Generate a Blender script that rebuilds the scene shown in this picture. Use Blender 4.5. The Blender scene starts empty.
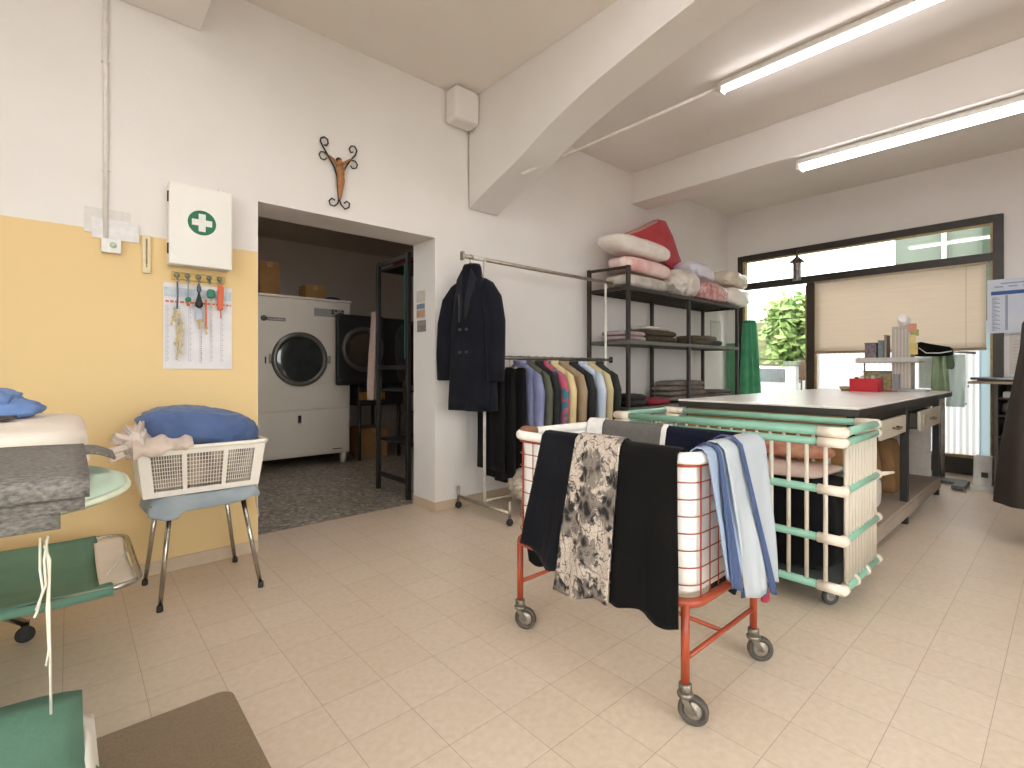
import bpy, bmesh, math, random
from mathutils import Vector, Matrix, noise
random.seed(7)
SC = bpy.context.scene
COL = SC.collection
PI = math.pi
def V(*a): return Vector(a)

# ---------------------------------------------------------------- camera
F_PX, HORIZON, YAW, EYE = 498.0, 369.5, math.radians(48.36), 1.2
cd = bpy.data.cameras.new('camera'); cam = bpy.data.objects.new('camera', cd); COL.objects.link(cam)
cam.location = (0, 0, EYE)
cam.rotation_euler = (PI/2, 0, YAW - PI/2)
cd.sensor_width = 36.0; cd.sensor_fit = 'HORIZONTAL'
cd.lens = 36.0*F_PX/1024.0
cd.shift_y = -(384.0-HORIZON)/1024.0
cd.clip_start = 0.05; cd.clip_end = 300
SC.camera = cam
SC.view_settings.view_transform = 'Standard'
SC.view_settings.look = 'None'
SC.view_settings.gamma = 1.0
SC.view_settings.use_curve_mapping = False
SC.view_settings.exposure = 1.30
SC.cycles.use_denoising = True
SC.cycles.max_bounces = 12
SC.cycles.diffuse_bounces = 8
SC.cycles.transparent_max_bounces = 24
SC.cycles.transmission_bounces = 12
SC.cycles.sample_clamp_indirect = 6.0
SC.cycles.caustics_reflective = False
SC.cycles.caustics_refractive = False

def px(x, y, ax, val):
    """point where the sight line through photo pixel x, y meets the real plane X, Y or Z = val"""
    u = (x-512.0)/F_PX; w = -(y-HORIZON)/F_PX
    r = (math.cos(YAW)+u*math.sin(YAW), math.sin(YAW)-u*math.cos(YAW), w)
    i = 'XYZ'.index(ax); o = (0.0, 0.0, EYE)
    t = (val-o[i])/r[i]
    return Vector((o[0]+t*r[0], o[1]+t*r[1], o[2]+t*r[2]))

# ---------------------------------------------------------------- materials
def lin(c):
    out = []
    for v in c[:3]:
        v = v/255.0
        out.append(v/12.92 if v <= 0.04045 else ((v+0.055)/1.055)**2.4)
    return (out[0], out[1], out[2], 1.0)
MATS = {}
def mat(name, rgb, rough=0.6, metal=0.0, rgb2=None, scale=30.0, bump=0.0, bscale=None, coat=0.0, sheen=0.0,
        detail=3.0, stretch=None, spec=0.5, emit=0.0, trans=0.0, contrast=(0.35, 0.65)):
    if name in MATS: return MATS[name]
    m = bpy.data.materials.new(name); m.use_nodes = True
    nt = m.node_tree; nt.nodes.clear()
    out = nt.nodes.new('ShaderNodeOutputMaterial')
    b = nt.nodes.new('ShaderNodeBsdfPrincipled')
    nt.links.new(b.outputs[0], out.inputs[0])
    b.inputs['Base Color'].default_value = lin(rgb)
    b.inputs['Roughness'].default_value = rough
    b.inputs['Metallic'].default_value = metal
    b.inputs['Specular IOR Level'].default_value = spec
    b.inputs['Coat Weight'].default_value = coat
    b.inputs['Sheen Weight'].default_value = sheen
    if trans: b.inputs['Transmission Weight'].default_value = trans
    if emit:
        b.inputs['Emission Color'].default_value = lin(rgb); b.inputs['Emission Strength'].default_value = emit
    tc = nt.nodes.new('ShaderNodeTexCoord'); src = tc.outputs['Object']
    if stretch:
        mp = nt.nodes.new('ShaderNodeMapping'); mp.inputs['Scale'].default_value = stretch
        nt.links.new(src, mp.inputs[0]); src = mp.outputs[0]
    c2 = rgb2 if rgb2 else tuple(max(0, v*0.955) for v in rgb)
    nz = nt.nodes.new('ShaderNodeTexNoise'); nz.inputs['Scale'].default_value = scale; nz.inputs['Detail'].default_value = detail
    nt.links.new(src, nz.inputs['Vector'])
    rp = nt.nodes.new('ShaderNodeValToRGB'); rp.color_ramp.elements[0].position = contrast[0]; rp.color_ramp.elements[1].position = contrast[1]
    rp.color_ramp.elements[0].color = lin(rgb); rp.color_ramp.elements[1].color = lin(c2)
    nt.links.new(nz.outputs[0], rp.inputs[0]); nt.links.new(rp.outputs[0], b.inputs['Base Color'])
    if bump:
        n2 = nt.nodes.new('ShaderNodeTexNoise'); n2.inputs['Scale'].default_value = bscale or scale; n2.inputs['Detail'].default_value = 4
        nt.links.new(src, n2.inputs['Vector'])
        bp = nt.nodes.new('ShaderNodeBump'); bp.inputs['Strength'].default_value = bump; bp.inputs['Distance'].default_value = 0.01
        nt.links.new(n2.outputs[0], bp.inputs['Height']); nt.links.new(bp.outputs[0], b.inputs['Normal'])
    MATS[name] = m
    return m
def emitter(name, rgb, s):
    m = bpy.data.materials.new(name); m.use_nodes = True; nt = m.node_tree; nt.nodes.clear()
    out = nt.nodes.new('ShaderNodeOutputMaterial'); e = nt.nodes.new('ShaderNodeEmission')
    e.inputs[0].default_value = lin(rgb); e.inputs[1].default_value = s
    nt.links.new(e.outputs[0], out.inputs[0]); return m
def glass(name, rgb=(255, 255, 255), refl=0.06):
    m = bpy.data.materials.new(name); m.use_nodes = True; nt = m.node_tree; nt.nodes.clear()
    out = nt.nodes.new('ShaderNodeOutputMaterial'); t = nt.nodes.new('ShaderNodeBsdfTransparent'); g = nt.nodes.new('ShaderNodeBsdfGlossy')
    t.inputs[0].default_value = lin(rgb); g.inputs['Roughness'].default_value = 0.02
    mx = nt.nodes.new('ShaderNodeMixShader'); mx.inputs[0].default_value = refl
    nt.links.new(t.outputs[0], mx.inputs[1]); nt.links.new(g.outputs[0], mx.inputs[2]); nt.links.new(mx.outputs[0], out.inputs[0])
    return m
def translucent(name, rgb, share=0.6, rgbd=None, thru=0.0, wave=None):
    """thin cloth or frosted film: part of the light is scattered through it"""
    m = bpy.data.materials.new(name); m.use_nodes = True; nt = m.node_tree; nt.nodes.clear()
    out = nt.nodes.new('ShaderNodeOutputMaterial')
    d = nt.nodes.new('ShaderNodeBsdfDiffuse'); t = nt.nodes.new('ShaderNodeBsdfTranslucent'); mx = nt.nodes.new('ShaderNodeMixShader')
    d.inputs[0].default_value = lin(rgbd or rgb); t.inputs[0].default_value = lin(rgb); mx.inputs[0].default_value = share
    nt.links.new(d.outputs[0], mx.inputs[1]); nt.links.new(t.outputs[0], mx.inputs[2])
    last = mx.outputs[0]
    if thru:
        tr = nt.nodes.new('ShaderNodeBsdfTransparent'); m2 = nt.nodes.new('ShaderNodeMixShader'); m2.inputs[0].default_value = thru
        nt.links.new(last, m2.inputs[1]); nt.links.new(tr.outputs[0], m2.inputs[2]); last = m2.outputs[0]
    if wave:
        tc = nt.nodes.new('ShaderNodeTexCoord'); w = nt.nodes.new('ShaderNodeTexNoise'); w.inputs['Scale'].default_value = 1.0
        mp = nt.nodes.new('ShaderNodeMapping'); mp.inputs['Scale'].default_value = wave
        nt.links.new(tc.outputs['Object'], mp.inputs[0]); nt.links.new(mp.outputs[0], w.inputs['Vector'])
        rp = nt.nodes.new('ShaderNodeValToRGB'); rp.color_ramp.elements[0].color = lin(rgb); rp.color_ramp.elements[1].color = lin(tuple(v*0.94 for v in rgb))
        nt.links.new(w.outputs[0], rp.inputs[0]); nt.links.new(rp.outputs[0], t.inputs[0]); nt.links.new(rp.outputs[0], d.inputs[0])
    nt.links.new(last, out.inputs[0]); MATS[name] = m
    return m

# ---------------------------------------------------------------- mesh building
class MB:
    def __init__(s): s.v = []; s.f = []; s.m = []; s.s = []
    def add(s, vs, fs, mi=0, smooth=False):
        b = len(s.v); s.v.extend([Vector(v) for v in vs])
        for f in fs: s.f.append([b+i for i in f]); s.m.append(mi); s.s.append(smooth)
        return s
    def box(s, x0, x1, y0, y1, z0, z1, mi=0, M=None):
        vs = [V(x, y, z) for z in (z0, z1) for y in (y0, y1) for x in (x0, x1)]
        if M is not None: vs = [M @ v for v in vs]
        return s.add(vs, [(0, 2, 3, 1), (4, 5, 7, 6), (0, 1, 5, 4), (2, 6, 7, 3), (0, 4, 6, 2), (1, 3, 7, 5)], mi)
    def tube(s, path, r, n=10, mi=0, closed=False, caps=True, flat=1.0, smooth=True):
        P = [Vector(p) for p in path]; N = len(P)
        R = list(r) if isinstance(r, (list, tuple)) else [r]*N
        T = []
        for i in range(N):
            a = P[(i-1) % N] if (closed or i > 0) else P[i]; b = P[(i+1) % N] if (closed or i < N-1) else P[i]
            t = b-a; T.append(t.normalized() if t.length > 1e-9 else V(0, 0, 1))
        up = V(0, 0, 1) if abs(T[0].z) < 0.95 else V(1, 0, 0)
        nrm = (up - T[0]*up.dot(T[0])).normalized(); vs = []
        for i in range(N):
            nrm = (nrm - T[i]*nrm.dot(T[i]))
            nrm = nrm.normalized() if nrm.length > 1e-6 else T[i].orthogonal().normalized()
            bn = T[i].cross(nrm)
            for k in range(n):
                a = 2*PI*k/n
                vs.append(P[i] + nrm*(math.cos(a)*R[i]) + bn*(math.sin(a)*R[i]*flat))
        fs = []
        for i in range(N if closed else N-1):
            j = (i+1) % N
            for k in range(n):
                l = (k+1) % n; fs.append((i*n+k, i*n+l, j*n+l, j*n+k))
        s.add(vs, fs, mi, smooth)
        if caps and not closed:
            b = len(s.v)-len(vs)
            s.f.append([b+k for k in reversed(range(n))]); s.m.append(mi); s.s.append(False)
            s.f.append([b+(N-1)*n+k for k in range(n)]); s.m.append(mi); s.s.append(False)
        return s
    def cyl(s, p0, p1, r, n=14, mi=0, r1=None):
        return s.tube([p0, p1], [r, r if r1 is None else r1], n, mi)
    def lathe(s, prof, c=(0, 0, 0), n=20, mi=0, M=None, caps=True, smooth=True):
        vs = []; c = Vector(c)
        for (r, z) in prof:
            for k in range(n):
                a = 2*PI*k/n; p = V(r*math.cos(a), r*math.sin(a), z)
                if M is not None: p = M @ p
                vs.append(c+p)
        fs = []; N = len(prof)
        for i in range(N-1):
            for k in range(n):
                l = (k+1) % n; fs.append((i*n+k, i*n+l, (i+1)*n+l, (i+1)*n+k))
        s.add(vs, fs, mi, smooth); b = len(s.v)-len(vs)
        if caps:
            s.f.append([b+k for k in reversed(range(n))]); s.m.append(mi); s.s.append(False)
            s.f.append([b+(N-1)*n+k for k in range(n)]); s.m.append(mi); s.s.append(False)
        return s
    def prism(s, poly, h, M, mi=0):
        """poly in local xy, extruded along local z by h, placed by M"""
        n = len(poly)
        vs = [M @ V(p[0], p[1], 0) for p in poly]+[M @ V(p[0], p[1], h) for p in poly]
        fs = [tuple(reversed(range(n))), tuple(range(n, 2*n))]+[(i, (i+1) % n, n+(i+1) % n, n+i) for i in range(n)]
        return s.add(vs, fs, mi)
    def grid(s, fn, nu, nv, mi=0, smooth=True, closed_u=False):
        vs = [fn(i/float(nu), j/float(nv)) for j in range(nv+1) for i in range(nu+(0 if closed_u else 1))]
        w = nu+(0 if closed_u else 1); fs = []
        for j in range(nv):
            for i in range(nu):
                i2 = (i+1) % w if closed_u else i+1
                fs.append((j*w+i, j*w+i2, (j+1)*w+i2, (j+1)*w+i))
        return s.add(vs, fs, mi, smooth)
    def loft(s, rings, mi=0, smooth=True, caps=True):
        n = len(rings[0]); vs = [p for r in rings for p in r]; fs = []
        for j in range(len(rings)-1):
            for i in range(n):
                i2 = (i+1) % n; fs.append((j*n+i, j*n+i2, (j+1)*n+i2, (j+1)*n+i))
        s.add(vs, fs, mi, smooth); b = len(s.v)-len(vs)
        if caps:
            s.f.append([b+k for k in reversed(range(n))]); s.m.append(mi); s.s.append(smooth)
            s.f.append([b+(len(rings)-1)*n+k for k in range(n)]); s.m.append(mi); s.s.append(smooth)
        return s
    def blob(s, c, size, e1=0.6, e2=0.5, nu=40, nv=22, amp=0.0, freq=6.0, seed=0.0, M=None, mi=0, flat=0.0, ridge=False):
        """superellipsoid cushion with creases; size = half extents; flat keeps its underside level"""
        c = Vector(c); vs = []
        def pw(x, e): return math.copysign(abs(x)**e, x)
        for j in range(nv+1):
            ph = -PI/2+PI*j/nv
            for i in range(nu):
                th = 2*PI*i/nu
                p = V(size[0]*pw(math.cos(ph), e1)*pw(math.cos(th), e2), size[1]*pw(math.cos(ph), e1)*pw(math.sin(th), e2), size[2]*pw(math.sin(ph), e1))
                if amp:
                    q = p*freq+V(seed, seed*1.7, -seed)
                    d = noise.noise(q)*1.0+noise.noise(q*2.3)*0.5+noise.noise(q*5.1)*0.22
                    if ridge:
                        w = q+V(noise.noise(q*.6+V(3, 0, 0)), noise.noise(q*.6+V(0, 7, 0)), noise.noise(q*.6+V(0, 0, 5)))*0.9
                        d = (1-2*abs(noise.noise(w)))*0.75+(1-2*abs(noise.noise(w*2.1)))*0.45+(1-2*abs(noise.noise(w*4.3)))*0.22-0.5
                    nn = p.normalized() if p.length > 1e-6 else V(0, 0, 1)
                    p = p+nn*d*amp
                if flat and p.z < -size[2]*flat: p.z = -size[2]*flat
                if M is not None: p = M @ p
                vs.append(c+p)
        fs = []
        for j in range(nv):
            for i in range(nu):
                i2 = (i+1) % nu; fs.append((j*nu+i, j*nu+i2, (j+1)*nu+i2, (j+1)*nu+i))
        return s.add(vs, fs, mi, True)
    def obj(s, name, m, parent=None, loc=None, bevel=0.0, segs=2, solid=0.0, sub=0, off=0.0):
        base = Vector(loc) if loc is not None else (BASE[parent.name] if parent is not None else V(0, 0, 0))
        me = bpy.data.meshes.new(name)
        me.from_pydata([tuple(v-base) for v in s.v], [], s.f)
        ms = m if isinstance(m, (list, tuple)) else [m]
        for x in ms: me.materials.append(x)
        for i, p in enumerate(me.polygons): p.material_index = min(s.m[i], len(ms)-1); p.use_smooth = s.s[i]
        bm = bmesh.new(); bm.from_mesh(me)
        bmesh.ops.remove_doubles(bm, verts=bm.verts, dist=1e-5)
        if not solid: bmesh.ops.recalc_face_normals(bm, faces=bm.faces)
        bm.to_mesh(me); bm.free(); me.update()
        o = bpy.data.objects.new(name, me); COL.objects.link(o)
        if parent is not None: o.parent = parent
        else: o.location = base
        BASE[o.name] = base
        if solid:
            md = o.modifiers.new('solid', 'SOLIDIFY'); md.thickness = solid; md.offset = off
        if bevel:
            md = o.modifiers.new('bevel', 'BEVEL'); md.width = bevel; md.segments = segs; md.limit_method = 'ANGLE'; md.angle_limit = math.radians(40)
        if sub:
            md = o.modifiers.new('sub', 'SUBSURF'); md.levels = sub; md.render_levels = sub
        return o
BASE = {}
def tag(o, label=None, cat=None, group=None, kind=None):
    if label: o['label'] = label
    if cat: o['category'] = cat
    if group: o['group'] = group
    if kind: o['kind'] = kind
    return o
def thing(name, label, cat, loc, group=None):
    o = bpy.data.objects.new(name, None); COL.objects.link(o); o.location = loc; o.empty_display_size = 0.1
    BASE[o.name] = Vector(loc); return tag(o, label, cat, group)
def struct(o): o['kind'] = 'structure'; return o
def boxes(*bs):
    m = MB()
    for b in bs: m.box(*b)
    return m
def rotz(a): return Matrix.Rotation(a, 4, 'Z')
def frame(o, x, y, z):
    return Matrix(((x[0], y[0], z[0], o[0]), (x[1], y[1], z[1], o[1]), (x[2], y[2], z[2], o[2]), (0, 0, 0, 1)))
def rrect(x0, x1, y0, y1, r, z, n=5):
    pts = []
    for (cx, cy, a0) in ((x1-r, y1-r, 0), (x0+r, y1-r, 90), (x0+r, y0+r, 180), (x1-r, y0+r, 270)):
        for k in range(n+1):
            a = math.radians(a0+90.0*k/n); pts.append(V(cx+r*math.cos(a), cy+r*math.sin(a), z))
    return pts
def fold_noise(u, v, seed): return noise.noise(V(u*5+seed, v*2.2-seed, seed*0.7))
def drape(name, m, a, b, n, drop_in, a2, b2, rail_r=0.03, amp=0.018, waves=2.5, seed=0.0, nu=36, nv=40, thick=0.004, label=None, cat='cloth', parent=None, hem=0.02, inner_in=0.04, group=None):
    """cloth laid over a rim from a to b: hangs drop_in on the inside and down to a2..b2 on the outside (n points outward)"""
    a, b, a2, b2, n = Vector(a), Vector(b), Vector(a2), Vector(b2), Vector(n).normalized()
    mb = MB()
    def fn(u, v):
        top = a.lerp(b, u)
        w1, w2 = 0.3, 0.42
        if v < w1:
            t = 1-v/w1
            p = top - n*(rail_r+inner_in*t) + V(0, 0, -drop_in*t)
            d = amp*t*math.sin(2*PI*waves*u+seed)*0.6
        elif v < w2:
            t = (v-w1)/(w2-w1); ang = PI*(1-t)
            p = top + n*(rail_r*math.cos(ang)) + V(0, 0, rail_r*math.sin(ang)); d = 0
        else:
            t = (v-w2)/(1-w2)
            q0 = top + n*rail_r; q1 = a2.lerp(b2, u)+n*rail_r*0.5
            p = q0.lerp(q1, t)
            d = amp*min(1, t*1.6)*(0.9+math.sin(2*PI*waves*u+seed+0.8*t)+0.8*fold_noise(u*2, t, seed))
            if t > 0.9: p = p+V(0, 0, hem*math.sin(2*PI*waves*0.7*u+seed)*(t-0.9)*10)
        return p+n*d
    mb.grid(fn, nu, nv)
    o = mb.obj(name, m, parent, loc=None if parent is not None else (a.x, a.y, a2.z), solid=thick, off=0.0)
    if label: tag(o, label, cat, group)
    return o
# ================================================================ SETTING
XW, YW, ZC = 7.70, 3.57, 3.595          # shop-window wall, left wall, ceiling height
XB, YR = -2.2, -3.0                     # unseen ends of the shop behind the camera
JL, JR, LIN, WT = 0.931, 2.305, 2.31, 0.35   # doorway to the laundry room
white = mat('plaster', (232, 227, 225), 0.85, rgb2=(227, 222, 219), scale=1.6, bump=0.06, bscale=45)
ceilm = mat('ceiling_paint', (232, 227, 222), 0.9, rgb2=(226, 220, 214), scale=1.2, bump=0.05, bscale=60)
def wall_paint():
    m = white.copy(); m.name = 'plaster_with_yellow_dado'; nt = m.node_tree
    b = [n for n in nt.nodes if n.type == 'BSDF_PRINCIPLED'][0]
    old = b.inputs['Base Color'].links[0].from_socket
    g = nt.nodes.new('ShaderNodeNewGeometry'); sp = nt.nodes.new('ShaderNodeSeparateXYZ'); nt.links.new(g.outputs['Position'], sp.inputs[0])
    def cmp(sock, val):
        q = nt.nodes.new('ShaderNodeMath'); q.operation = 'LESS_THAN'; q.inputs[1].default_value = val; nt.links.new(sock, q.inputs[0]); return q.outputs[0]
    mu = nt.nodes.new('ShaderNodeMath'); mu.operation = 'MULTIPLY'
    nt.links.new(cmp(sp.outputs['Z'], 1.975), mu.inputs[0]); nt.links.new(cmp(sp.outputs['X'], 0.9295), mu.inputs[1])
    nz = nt.nodes.new('ShaderNodeTexNoise'); nz.inputs['Scale'].default_value = 2.0
    rp = nt.nodes.new('ShaderNodeValToRGB'); rp.color_ramp.elements[0].color = lin((234, 206, 156)); rp.color_ramp.elements[1].color = lin((229, 198, 144))
    nt.links.new(nz.outputs[0], rp.inputs[0])
    mx = nt.nodes.new('ShaderNodeMix'); mx.data_type = 'RGBA'
    nt.links.new(mu.outputs[0], mx.inputs[0]); nt.links.new(old, mx.inputs[6]); nt.links.new(rp.outputs[0], mx.inputs[7])
    nt.links.new(mx.outputs[2], b.inputs['Base Color']); return m
def tile_floor():
    m = bpy.data.materials.new('beige_tiles'); m.use_nodes = True; nt = m.node_tree
    b = [n for n in nt.nodes if n.type == 'BSDF_PRINCIPLED'][0]
    g = nt.nodes.new('ShaderNodeNewGeometry'); mp = nt.nodes.new('ShaderNodeMapping')
    mp.inputs['Location'].default_value = (0.019+0.2315*60, -0.183+0.2277*60, 0)
    nt.links.new(g.outputs['Position'], mp.inputs[0])
    br = nt.nodes.new('ShaderNodeTexBrick'); br.offset = 0.0; br.squash = 1.0
    br.inputs['Scale'].default_value = 1.0; br.inputs['Mortar Size'].default_value = 0.0012; br.inputs['Mortar Smooth'].default_value = 0.3
    br.inputs['Brick Width'].default_value = 0.2315; br.inputs['Row Height'].default_value = 0.2277
    br.inputs['Color1'].default_value = lin((223, 206, 187)); br.inputs['Color2'].default_value = lin((220, 202, 182)); br.inputs['Mortar'].default_value = lin((172, 157, 140))
    nt.links.new(mp.outputs[0], br.inputs['Vector'])
    nz = nt.nodes.new('ShaderNodeTexNoise'); nz.inputs['Scale'].default_value = 38; nz.inputs['Detail'].default_value = 8
    nt.links.new(g.outputs['Position'], nz.inputs['Vector'])
    rp = nt.nodes.new('ShaderNodeValToRGB'); rp.color_ramp.elements[0].position = 0.3; rp.color_ramp.elements[1].position = 0.7
    rp.color_ramp.elements[0].color = (0.90, 0.88, 0.86, 1); rp.color_ramp.elements[1].color = (1, 1, 1, 1)
    nt.links.new(nz.outputs[0], rp.inputs[0])
    mx = nt.nodes.new('ShaderNodeMix'); mx.data_type = 'RGBA'; mx.blend_type = 'MULTIPLY'; mx.inputs[0].default_value = 1
    nt.links.new(br.outputs['Color'], mx.inputs[6]); nt.links.new(rp.outputs[0], mx.inputs[7]); nt.links.new(mx.outputs[2], b.inputs['Base Color'])
    b.inputs['Roughness'].default_value = 0.36; b.inputs['Specular IOR Level'].default_value = 0.5
    bp = nt.nodes.new('ShaderNodeBump'); bp.inputs['Strength'].default_value = 0.35; bp.inputs['Distance'].default_value = 0.002; bp.invert = True
    nt.links.new(br.outputs['Fac'], bp.inputs['Height']); nt.links.new(bp.outputs[0], b.inputs['Normal'])
    return m
def terrazzo():
    m = bpy.data.materials.new('terrazzo'); m.use_nodes = True; nt = m.node_tree
    b = [n for n in nt.nodes if n.type == 'BSDF_PRINCIPLED'][0]
    g = nt.nodes.new('ShaderNodeNewGeometry')
    v = nt.nodes.new('ShaderNodeTexVoronoi'); v.inputs['Scale'].default_value = 36; nt.links.new(g.outputs['Position'], v.inputs['Vector'])
    rp = nt.nodes.new('ShaderNodeValToRGB'); rp.color_ramp.interpolation = 'CONSTANT'
    cols = [(0, (138, 131, 120)), (0.28, (166, 158, 145)), (0.45, (112, 105, 95)), (0.55, (150, 142, 128)), (0.75, (190, 182, 168)), (0.86, (110, 103, 93))]
    for i, (p, c) in enumerate(cols):
        e = rp.color_ramp.elements[i] if i < 2 else rp.color_ramp.elements.new(p)
        e.position = p; e.color = lin(c)
    sp = nt.nodes.new('ShaderNodeSeparateColor'); nt.links.new(v.outputs['Color'], sp.inputs[0]); nt.links.new(sp.outputs[0], rp.inputs[0])
    nt.links.new(rp.outputs[0], b.inputs['Base Color']); b.inputs['Roughness'].default_value = 0.35
    return m
floorm = tile_floor()
struct(boxes((XB-.2, XW+.25, YR-.2, YW+WT, -0.12, 0)).obj('floor', floorm))
struct(boxes((XB-.2, 4.6, YW+WT, 7.7, -0.12, 0)).obj('floor_laundry_room', terrazzo()))
struct(boxes((XB-.2, XW+.25, YR-.2, YW+WT, ZC, ZC+.2)).obj('ceiling', ceilm))
wl = MB()
wl.box(XB-.2, JL, YW, YW+WT, 0, ZC); wl.box(JL, JR, YW, YW+WT, LIN, ZC); wl.box(JR, 2.645, YW, YW+WT, 0, ZC); wl.box(2.645, XW+.25, YW+.014, YW+WT, 0, ZC)
struct(wl.obj('wall_left', wall_paint()))
WY0, WY1, WZT = 0.50, 3.412, 2.92
struct(boxes((XW, XW+.25, YR-.2, WY0, 0, ZC), (XW, XW+.25, WY1, YW+.014, 0, ZC), (XW, XW+.25, WY0, WY1, WZT, ZC)).obj('wall_back', white))
UY0, UY1, UZ0, UZ1 = -2.6, 1.2, 0.6, 3.1
struct(boxes((XB-.2, XB, YR-.2, UY0, 0, ZC), (XB-.2, XB, UY1, YW, 0, ZC), (XB-.2, XB, UY0, UY1, 0, UZ0), (XB-.2, XB, UY0, UY1, UZ1, ZC)).obj('wall_front', white))
VX0, VX1, VZ0, VZ1 = -0.6, 2.6, 0.6, 3.0
struct(boxes((XB, VX0, YR-.2, YR, 0, ZC), (VX1, XW, YR-.2, YR, 0, ZC), (VX0, VX1, YR-.2, YR, 0, VZ0), (VX0, VX1, YR-.2, YR, VZ1, ZC)).obj('wall_right', white))
# laundry room beyond the doorway
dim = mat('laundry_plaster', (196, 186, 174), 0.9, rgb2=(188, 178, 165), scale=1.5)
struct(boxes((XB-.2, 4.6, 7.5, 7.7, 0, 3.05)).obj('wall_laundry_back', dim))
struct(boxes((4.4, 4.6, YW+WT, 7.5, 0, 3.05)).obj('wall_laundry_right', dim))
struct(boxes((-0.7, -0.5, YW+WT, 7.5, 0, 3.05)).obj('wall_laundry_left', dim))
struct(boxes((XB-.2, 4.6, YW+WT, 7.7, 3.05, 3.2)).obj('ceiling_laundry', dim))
# skirting
skm = mat('skirting_tile', (206, 186, 164), 0.5, rgb2=(198, 177, 154), scale=9)
bs = MB()
bs.box(XB, JL-.001, YW-.010, YW, 0, .078); bs.box(JR+.001, 2.645, YW-.010, YW, 0, .078); bs.box(2.645, XW-.001, YW+.004, YW+.014, 0, .078)
struct(bs.obj('baseboard_left', skm, bevel=.003))
struct(boxes((JR-.010, JR, YW-.008, YW+WT, 0, .078)).obj('baseboard_doorway', skm, bevel=.003))
struct(boxes((XW-.012, XW, YR, WY0-.005, 0, .078)).obj('baseboard_back', skm, bevel=.003))
# beams: haunched at the wall
def smooth_curve(prof):
    if len(prof) < 8: return prof
    a, c, b = prof[:2], prof[1:-1], prof[-2:]; out = [prof[0]]
    for i in range(len(c)-1):
        p0, p1, p2, p3 = c[max(i-1, 0)], c[i], c[i+1], c[min(i+2, len(c)-1)]
        for k in range(5):
            t = k/5.0; q = []
            for j in (0, 1): q.append(.5*(2*p1[j]+(p2[j]-p0[j])*t+(2*p0[j]-5*p1[j]+4*p2[j]-p3[j])*t*t+(3*p1[j]-p0[j]-3*p2[j]+p3[j])*t**3))
            out.append((min(q[0], 3.566), q[1]))
    return out+[c[-1], prof[-1]]
def beam(name, x0, x1, prof, ytop):
    m = MB(); poly = [(-y, z) for (y, z) in smooth_curve(prof)]
    M = frame((x0, 0, 0), (0, -1, 0), (0, 0, 1), (1, 0, 0))
    m.prism(poly, x1-x0, M); return struct(m.obj(name, white))
curve = [(3.566, 2.633), (3.25, 2.755), (2.92, 2.868), (2.58, 3.012), (2.216, 3.128), (1.884, 3.207), (1.419, 3.298), (1.0, 3.345), (.5, 3.37), (-.4, 3.36), (-1.0, 3.30), (-1.6, 3.2), (-2.3, 2.95), (-2.999, 2.633)]
beam('ceiling_beam_arched', 2.66, 2.985, [(3.566, ZC-.001)]+curve+[(-2.999, ZC-.001)], ZC)
c0 = [(3.566, 3.283), (3.1, 3.215), (2.6, 3.235), (2.0, 3.29), (1.2, 3.33), (-.4, 3.33), (-1.6, 3.28), (-2.999, 3.15)]
c0 = [(3.566, 3.283), (2.6, 3.31), (1.2, 3.34), (-2.999, 3.34)]
beam('ceiling_beam_edge', 0.205, 0.602, [(3.566, ZC-.001)]+c0+[(-2.999, ZC-.001)], ZC)
struct(boxes((5.134, 5.48, YR+.001, YW+.012, 3.222, ZC-.001)).obj('ceiling_beam_straight', white, bevel=.006))

# ---------------------------------------------------------------- shop window
bronze = mat('bronze_frame', (44, 38, 33), 0.45, rgb2=(54, 47, 40), scale=8)
brass = mat('wood_bead', (176, 148, 98), 0.5, rgb2=(150, 122, 76), scale=14)
clear = glass('window_glass', (246, 250, 248), 0.05)
frost = translucent('frosted_panel', (196, 199, 200), 0.85, wave=(1, 26, .4))
FX0, FX1 = 7.66, 7.74
w = MB()
w.box(FX0, FX1, WY0+.002, WY0+.085, 0.002, WZT-.002); w.box(FX0, FX1, WY1-.085, WY1-.002, 0.002, WZT-.002)
w.box(FX0, FX1, WY0+.085, WY1-.085, WZT-.09, WZT-.002)
w.box(FX0-.01, FX1+.01, WY0+.085, WY1-.085, 2.405, 2.50)
w.box(FX0, FX1, 2.355, 2.455, 0.002, 2.405)
w.box(FX0, FX1, WY0+.085, 2.355, 0.002, 0.19)
win = struct(w.obj('window_1', bronze, bevel=.004))
bd = MB()
bd.box(FX0-.008, FX1, WY0+.085, WY0+.105, 0.21, WZT-.09); bd.box(FX0-.008, FX1, WY1-.118, WY1-.085, 0.06, WZT-.09)
bd.box(FX0-.008, FX1, 2.335, 2.355, 0.21, 2.375); bd.box(FX0-.012, FX1, WY0+.085, 2.355, 0.19, 0.222)
bd.box(FX0-.004, FX1, WY0+.105, WY1-.118, WZT-.102, WZT-.09); bd.box(FX0-.006, FX1, 2.455, 2.468, 0.06, 2.375)
bd.obj('window_bead', brass, win)
pn = MB(); pn.box(7.698, 7.702, WY0+.1, WY1-.11, 2.50, WZT-.1); pn.obj('window_transom_pane', clear, win)
pn = MB(); pn.box(7.698, 7.702, 2.455, WY1-.11, 0.06, 2.405); pn.obj('window_door_pane', clear, win)
pn = MB(); pn.box(7.698, 7.702, WY0+.1, 2.34, 1.42, 2.405); pn.obj('window_upper_pane', clear, win)
pn = MB(); pn.grid(lambda u, v: V(7.70+.004*math.sin(u*2*PI*30), WY0+.19+u*(2.34-WY0-.19), .222+v*1.2), 240, 2, smooth=True); pn.obj('window_frosted_pane', frost, win)
pn = MB(); pn.box(7.69, 7.694, WY0+.1, WY0+.195, 0.222, 1.75); pn.obj('window_side_pane', translucent('pale_blue_film', (196, 210, 216), .85), win)
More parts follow.
